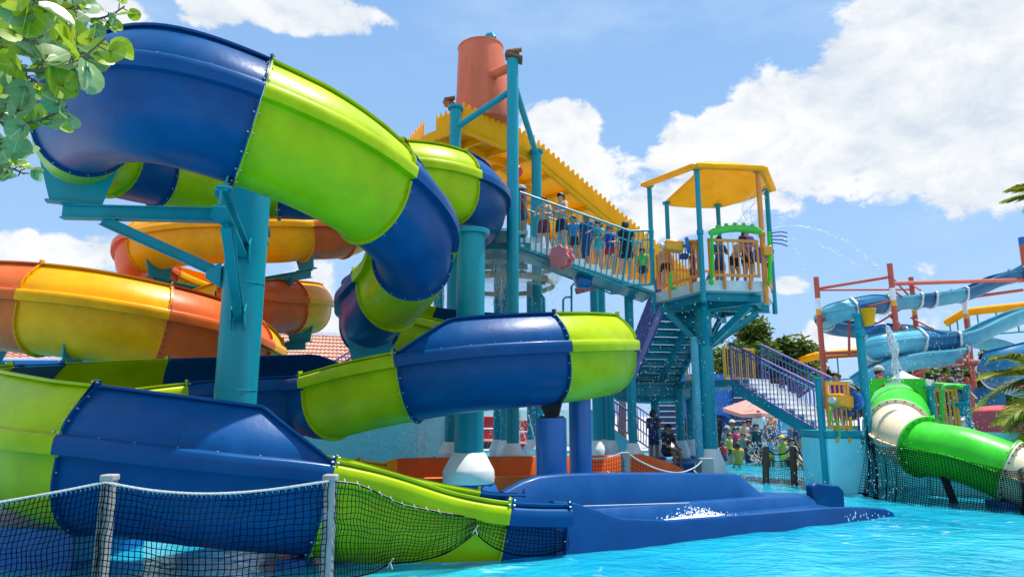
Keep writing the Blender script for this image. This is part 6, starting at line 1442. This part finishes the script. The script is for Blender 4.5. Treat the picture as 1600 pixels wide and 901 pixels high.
bath('man in a white shirt standing under the pink parasol pole', 1190, 27.0, 1.7, -15, 'stand', 'b', (.75, .75, .72), .8, (.1, .1, .12), 1.3, z=.1)
bath('woman in an orange top at the doorway of the blue hut', 1210, 29.5, 1.6, -30, 'folded', 'c', (.8, .25, .04), .6, (.08, .08, .2), 1.4, z=.1, hair='long')
bath('person in a pale pink shirt walking past the hut sign', 1240, 29.0, 1.62, 70, 'walkR', 'c', (.75, .42, .42), .7, (.15, .15, .2), 1.4, z=.1)
bath('child holding arms up in the spray left of the netting', 1205, 22.2, 1.12, 15, 'up', 'b', (.05, .3, .55), .3, (.6, .3, .05), .6)
bath('shirtless man sunk to his waist behind the middle net post', 1238, 21.2, 1.6, 20, 'sit', 'c', None, 0, (.1, .05, .05), .6, z=-.3)
bath('girl in a coral swimsuit low in the water at the net end', 1284, 22.4, 1.2, -40, 'sit', 'c', (.75, .2, .15), .1, (.75, .2, .15), .3, hair='long')
bath('person in grey leaning on the timber rail at the far right', 1262, 26.2, 1.65, 10, 'rail', 'b', (.3, .32, .34), .8, (.06, .07, .1), 1.3, z=.05)
bath('person in a straw coloured hat at the back left of the bathers', 1147, 27.0, 1.62, 20, 'stand', 'b', (.25, .4, .25), .7, (.1, .1, .12), 1.2, cap=(.7, .55, .3))
# ------------------------------------------------------------------ nets, ropes and posts
def net_mesh(fn, nu, nv, r=.0035, sub_u=1, sub_v=1, lines=None):
    """knotted net over surface fn(u, v); nu x nv meshes; strands are thin three sided cords"""
    mb = MB()
    for i in range(nu + 1):
        mb.tube([fn(i / nu, j / (nv * sub_v)) for j in range(nv * sub_v + 1)], r, 3, caps=False)
    for j in range(nv + 1):
        mb.tube([fn(i / (nu * sub_u), j / nv) for i in range(nu * sub_u + 1)], r, 3, caps=False)
    return mb
def poly_at(P, u):
    """point at fraction u of polyline P by index"""
    return Vector(catmull([tuple(p) for p in P], u * (len(P) - 1)))
def between(topP, botP, bulge=0.0, bdir=(0, -1, 0), jit=.0, seed=0):
    bd = Vector(bdir)
    def fn(u, v):
        a, b = poly_at(topP, u), poly_at(botP, u); p = a.lerp(b, v) + bd * bulge * math.sin(math.pi * v) * math.sin(math.pi * u)
        if jit: p += Vector((mnoise.noise((u * 9 + seed, v * 7, 1)), mnoise.noise((u * 9, v * 7 + seed, 4)), mnoise.noise((u * 8, v * 8, 9 + seed)))) * jit
        return p
    return fn
def rope(mb, P, r=.012, twist=True, mi=0):
    S_ = spline([tuple(p) for p in P], 10); mb.tube(S_, r, 8, mi=mi)
    if twist:
        L_ = sum((S_[i + 1] - S_[i]).length for i in range(len(S_) - 1)); n = int(L_ / .02)
        for s_ in (0, math.pi):
            pts = []
            for i in range(n + 1):
                p = Vector(catmull([tuple(q) for q in S_], i / n * (len(S_) - 1))); a = i * .9 + s_; pts.append(p + Vector((.3 * r, math.cos(a) * r * .55, math.sin(a) * r * .55)))
            mb.tube(pts, r * .62, 5, mi=mi)
nf = thing('net_fence', 'near rope and black net fence on two grey timber posts in the pool', 'net fence', (-2.5, 6, 0))
PX = [(at(172, 742, 6.0), 6.0), (at(517, 740, 6.0), 6.0)]
for q, Y in PX + [(Vector((-5.4, 6.1, 1.1)), 6.1)]:
    mb = MB().box((q.x, Y, .25), (.098, .098, 1.64)); mb.prism([(q.x - .058, Y - .058, 1.05), (q.x + .058, Y - .058, 1.05), (q.x + .058, Y + .058, 1.05), (q.x - .058, Y + .058, 1.05)], (0, 0, .055)); mb.build('fence_post', 'post', nf, bevel=.012, smooth=0)
p1, p2 = PX[0][0], PX[1][0]; zt = at(172, 753, 5.95).z
seg1 = [Vector((-5.4, 6.05, zt)), at(-90, 800, 5.95), at(0, 784, 5.95), at(90, 768, 5.95), Vector((p1.x, 5.94, zt))]
seg2 = [Vector((p1.x, 5.94, zt)), at(240, 766, 5.95), at(320, 771, 5.95), at(410, 766, 5.95), Vector((p2.x, 5.94, zt + .01))]
mb = MB(); rope(mb, seg1, .0105); rope(mb, seg2, .0105)
for q, Y in PX: mb.tube([Vector((q.x + .06 * math.cos(a), Y + .06 * math.sin(a), zt + .004 * k)) for k, a in enumerate([2 * math.pi * j / 10 for j in range(11)])], .009, 6)
low = lambda S_: [Vector((p.x, p.y, -.18 + .03 * math.sin(i * 2.1))) for i, p in enumerate(S_)]
mb = net_mesh(between([p - Vector((0, 0, .012)) for p in seg1], low(seg1), .10, jit=.02), 46, 24, .0042); m2 = net_mesh(between([p - Vector((0, 0, .012)) for p in seg2], low(seg2), .12, jit=.02, seed=3), 38, 24, .0042); mb.add(m2.v, m2.f); mb.build('netting', 'net', nf, smooth=0)
# lashings from rope to net, tied round the rope
mb = MB(); rope(mb, seg1, .0105); rope(mb, seg2, .0105)
for S_ in (seg1, seg2):
    for k in range(2, 46):
        p = poly_at(S_, k / 46); mb.tube([p + Vector((0, 0, .012)), p + Vector((.012, -.012, 0)), p + Vector((.018, 0, -.03))], .0028, 4)
mb.build('top_rope', 'rope', nf)
# the net carried on along the green flume to the run-out
nf2 = thing('slide_net', 'black net tied along the rim of the last lime green flume section and the run-out', 'net', at(640, 880, 7.2))
topA = [at(524, 752, 5.97), at(560, 757, 6.5), at(595, 772, 7.05), at(630, 788, 7.35), at(668, 796, 7.6), at(706, 803, 7.75), at(744, 808, 7.85)]
botA = [at(524, 905, 5.95), at(556, 900, 6.4), at(585, 893, 6.8), at(612, 880, 7.05), at(650, 876, 7.3), at(700, 862, 7.5), at(742, 832, 7.72)]
topB = [at(744, 808, 7.85), at(780, 807, 8.0), at(815, 808, 8.15), at(850, 814, 8.25), at(888, 827, 8.4)]
botB = [at(743, 832, 7.75), at(768, 852, 7.85), at(805, 866, 8.0), at(850, 866, 8.15), at(888, 856, 8.35)]
mb = net_mesh(between(topA, botA, .12, (.1, -1, 0), .02, 5), 40, 16, .0042); m2 = net_mesh(between(topB, botB, .05, (.1, -1, 0), .015, 8), 26, 9, .0042); mb.add(m2.v, m2.f); mb.build('netting', 'net', nf2, smooth=0)
mb = MB(); rope(mb, topA, .007, False); rope(mb, topB, .007, False); mb.tube(spline([tuple(p) for p in botA], 6), .008, 6); mb.tube(spline([tuple(p) for p in botB], 6), .008, 6); mb.build('border_cord', 'net', nf2)
mb = MB(); rope(mb, [p + Vector((0, .004, .004)) for p in topA], .0045, False); rope(mb, [p + Vector((0, .004, .004)) for p in topB], .0045, False)
for T_ in (topA, topB):
    for k in range(2, 24, 2): p = poly_at(T_, k / 24); mb.tube([p + Vector((-.02, .03, .03)), p + Vector((0, -.01, 0)), p + Vector((.02, .0, -.015))], .004, 5)
for q in (at(610, 878, 7.0), at(743, 826, 7.7)):
    for d in ((-.03, 0, -.05), (.02, 0, -.06), (.03, -.01, .04)): mb.tube([q, q + Vector(d)], .006, 5)
mb.build('lashing_rope', 'rope', nf2)
# middle net in front of the orange wall
nm = thing('net_fence', 'white roped black net on a grey post between the orange trough and the blue run-out', 'net fence', at(978, 740, 14.0))
tA = [at(905, 712, 13.6), at(930, 716, 13.7), at(955, 713, 13.8), at(977, 707, 13.9), at(1000, 720, 14.0), at(1030, 733, 14.2), at(1060, 738, 14.4), at(1085, 730, 14.7), at(1098, 718, 14.9)]
bA = [Vector((p.x, p.y, .1)) for p in tA]
net_mesh(between(tA, bA, .03, jit=.012, seed=2), 48, 9, .0045).build('netting', 'net', nm, smooth=0)
mb = MB(); rope(mb, tA, .014, False); mb.build('top_rope', 'rope', nm)
for q, h_ in ((at(977, 706, 13.95), 0), (at(1103, 715, 14.95), 1)):
    MB().box((q.x, q.y, (q.z - .5) / 2), (.16 if not h_ else .28, .16, q.z + .5)).build('fence_post', 'post', nm, bevel=.012, smooth=0)
# right net on dark timber posts
nr = thing('net_fence', 'black net on three dark leaning timber posts in front of the bathers', 'net fence', at(1240, 755, 16.8))
ps = [(at(1197, 700, 17.0), at(1196, 757, 17.0)), (at(1239, 700, 16.7), at(1241, 757, 16.7)), (at(1287, 704, 16.1), at(1296, 768, 16.1))]
for a, b in ps: MB().tube([a + Vector((0, 0, .04)), a.lerp(b, .5), Vector((b.x, b.y, -.4))], [.075, .08, .085], 10).build('fence_post', 'wood', nr)
tR = [ps[0][0], at(1210, 709, 16.9), at(1226, 708, 16.8), ps[1][0], at(1258, 715, 16.5), at(1274, 713, 16.3), ps[2][0]]; mR = [p - Vector((0, 0, .16)) for p in tR]; bR = [Vector((p.x, p.y, -.03)) for p in tR]
net_mesh(between(mR, bR, .04, jit=.012, seed=6), 34, 11, .0045).build('netting', 'net', nr, smooth=0); mb = MB(); rope(mb, tR, .016, False); rope(mb, mR, .010, False); mb.build('top_rope', 'net', nr)
# drapery net on the tube slide
nt_ = thing('slide_net', 'long black net draped from the green tube down to the water', 'net', at(1450, 800, 13))
tT = [at(1354, 650, 14.6), at(1360, 688, 14.1), at(1385, 699, 13.75), at(1412, 698, 13.3), at(1450, 706, 12.9), at(1500, 718, 12.55), at(1545, 728, 12.25), at(1585, 736, 12.0), at(1602, 730, 11.8), at(1650, 745, 11.5)]
bT = [at(1346, 770, 14.3), at(1368, 778, 13.8), at(1392, 786, 13.4), at(1416, 794, 13.0), at(1450, 801, 12.7), at(1500, 808, 12.35), at(1545, 814, 12.0), at(1585, 819, 11.75), at(1602, 821, 11.6), at(1650, 830, 11.2)]
def fnT(u, v):
    a, b = poly_at(tT, u), poly_at(bT, u); p = a.lerp(b, v); w = max(0, 1 - u * 2.4); p.y += .13 * w * math.sin(u * 95 + v * 2) * v; p.x += .05 * w * math.sin(u * 80) * v; p.y -= .10 * math.sin(math.pi * v); return p
net_mesh(fnT, 84, 26, .0058).build('netting', 'net', nt_, smooth=0)
mb = MB(); mb.tube([fnT(i / 90, 1) for i in range(91)], .016, 6); mb.build('border_cord', 'net', nt_)

M['drops'] = material('water_drops', (.88, .93, .95), .1, alpha=.72, var=.02)
# ------------------------------------------------------------------ flying water
def jet(label, P, n, spread, r, seed):
    rnd = random.Random(seed); mb = MB(); pts = [tuple(p) for p in P]
    for k in range(n):
        f = rnd.random(); p = Vector(catmull(pts, f * (len(pts) - 1))); s_ = spread * (.15 + f * 1.2); mb.ball(p + Vector((rnd.gauss(0, s_), rnd.gauss(0, s_), rnd.gauss(0, s_))), r * rnd.uniform(.5, 1.5), 5)
    o = mb.build('water_jet', 'foam', smooth=180); tag(o, label, 'water jet', None, 'stuff')
jet('upper arcing jet of drops thrown right from the platform', [at(1207, 357, 16.5), at(1240, 353, 16.6), at(1280, 360, 16.8), at(1330, 382, 17), at(1372, 420, 17.2)], 260, .022, .011, 1)
jet('lower arcing jet of drops falling short to the right of the platform', [at(1207, 374, 16.5), at(1245, 374, 16.6), at(1285, 385, 16.8), at(1310, 398, 17), at(1345, 418, 17.1)], 170, .02, .010, 2)
jet('drops falling from the nozzle prongs beside the platform', [at(1222, 372, 16.2), at(1238, 384, 16.2), at(1250, 402, 16.2), at(1262, 432, 16.2)], 90, .04, .009, 3)
for i, (a, m_, b) in enumerate((((1186, 372), (1160, 325), (1196, 286)), ((1188, 374), (1172, 330), (1196, 297)), ((1140, 370), (1165, 330), (1197, 308)))):
    mb = MB(); P = [at(*a, 17.0), at(*m_, 16.8), at(*b, 16.6)]; mb.tube(spline([tuple(p) for p in P], 12), .007, 5); tag(mb.build('water_jet', 'foam'), ['left', 'middle', 'right'][i] and ['longest thin water arc up to the orange post', 'middle thin water arc up to the orange post', 'lowest thin water arc up to the orange post'][i], 'water jet', None, 'stuff')
def spray(label, boxes, seed, nm='water_spray'):
    rnd = random.Random(seed); mb = MB()
    for (x0, x1, y0, y1, Y0, Y1, n, r) in boxes:
        for k in range(n):
            p = at(rnd.uniform(x0, x1), rnd.uniform(y0, y1), rnd.uniform(Y0, Y1)); rr = r * .62 * rnd.uniform(.4, 1.45)
            mb.ball(p, rr, 4, sx=(1, 1, rnd.uniform(1, 2.6)))
    o = mb.build(nm, 'drops', smooth=180); tag(o, label, 'spray', None, 'stuff')
spray('drops raining through the tower legs', [(560, 690, 600, 735, 17, 19.6, 600, .013), (690, 910, 560, 712, 16.8, 20, 800, .012), (690, 900, 400, 490, 17.5, 19, 260, .011), (860, 1010, 390, 500, 16.3, 18.5, 160, .010), (620, 660, 640, 740, 18, 19, 300, .014)], 5)
spray('drops raining under the lookout platform', [(985, 1140, 460, 700, 15.5, 19.5, 760, .012), (1140, 1230, 600, 720, 16, 19, 160, .011), (1190, 1222, 650, 700, 21, 23, 300, .016), (1170, 1200, 690, 725, 21, 22.5, 160, .016)], 6)
spray('drops flying round the green tube and the teal pole', [(1340, 1470, 575, 720, 13.2, 14.6, 260, .009), (1380, 1520, 500, 600, 14, 16, 190, .010), (1355, 1420, 690, 780, 12.5, 13.5, 110, .009), (1470, 1600, 560, 680, 13, 16, 220, .010)], 7)
spray('scattered drops along the run-out and the pool surface', [(1040, 1110, 800, 812, 10.4, 10.9, 40, .010), (1120, 1330, 735, 770, 13, 17, 90, .012), (1300, 1390, 800, 815, 10.6, 11, 60, .010)], 8)
# falling veils from the splash hoop and the deck edge
def veil(label, P0, P1, w, n, seed):
    rnd = random.Random(seed); mb = MB(); P0, P1 = Vector(P0), Vector(P1)
    for k in range(n):
        o1 = Vector((rnd.gauss(0, w), rnd.gauss(0, w), 0)); o2 = o1 * 1.5 + Vector((rnd.gauss(0, w * .6), 0, 0)); e0 = rnd.random() * .5; e1 = e0 + .2 + .3 * rnd.random()
        S_ = [P0.lerp(P1, e0 + (e1 - e0) * i / 7) + o1.lerp(o2, i / 7) + Vector((.01 * math.sin(i * 1.9 + k), 0, 0)) for i in range(8)]; mb.tube(S_, [.003 + .008 * rnd.random() for _ in S_], 4)
    for k in range(n * 8): f = rnd.random(); mb.ball(P0.lerp(P1, f) + Vector((rnd.gauss(0, w * (1 + 1.5 * f)), rnd.gauss(0, w), 0)), rnd.uniform(.003, .010), 4, sx=(1, 1, 2))
    tag(mb.build('falling_water', 'stream', smooth=180), label, 'water stream', None, 'stuff')
veil('curtain of water falling from the left rim of the splash hoop', at(690, 402, 17.9), at(688, 492, 17.7), .10, 26, 1)
veil('brighter curtain of water falling from the middle of the splash hoop', at(782, 404, 17.6), at(787, 492, 17.5), .07, 34, 2)
veil('thin fall of water left of the second teal column', at(655, 660, 18.6), at(650, 738, 18.4), .14, 22, 3)
veil('fall of water between the paired teal legs', at(812, 640, 18.6), at(812, 708, 18.5), .12, 18, 4)
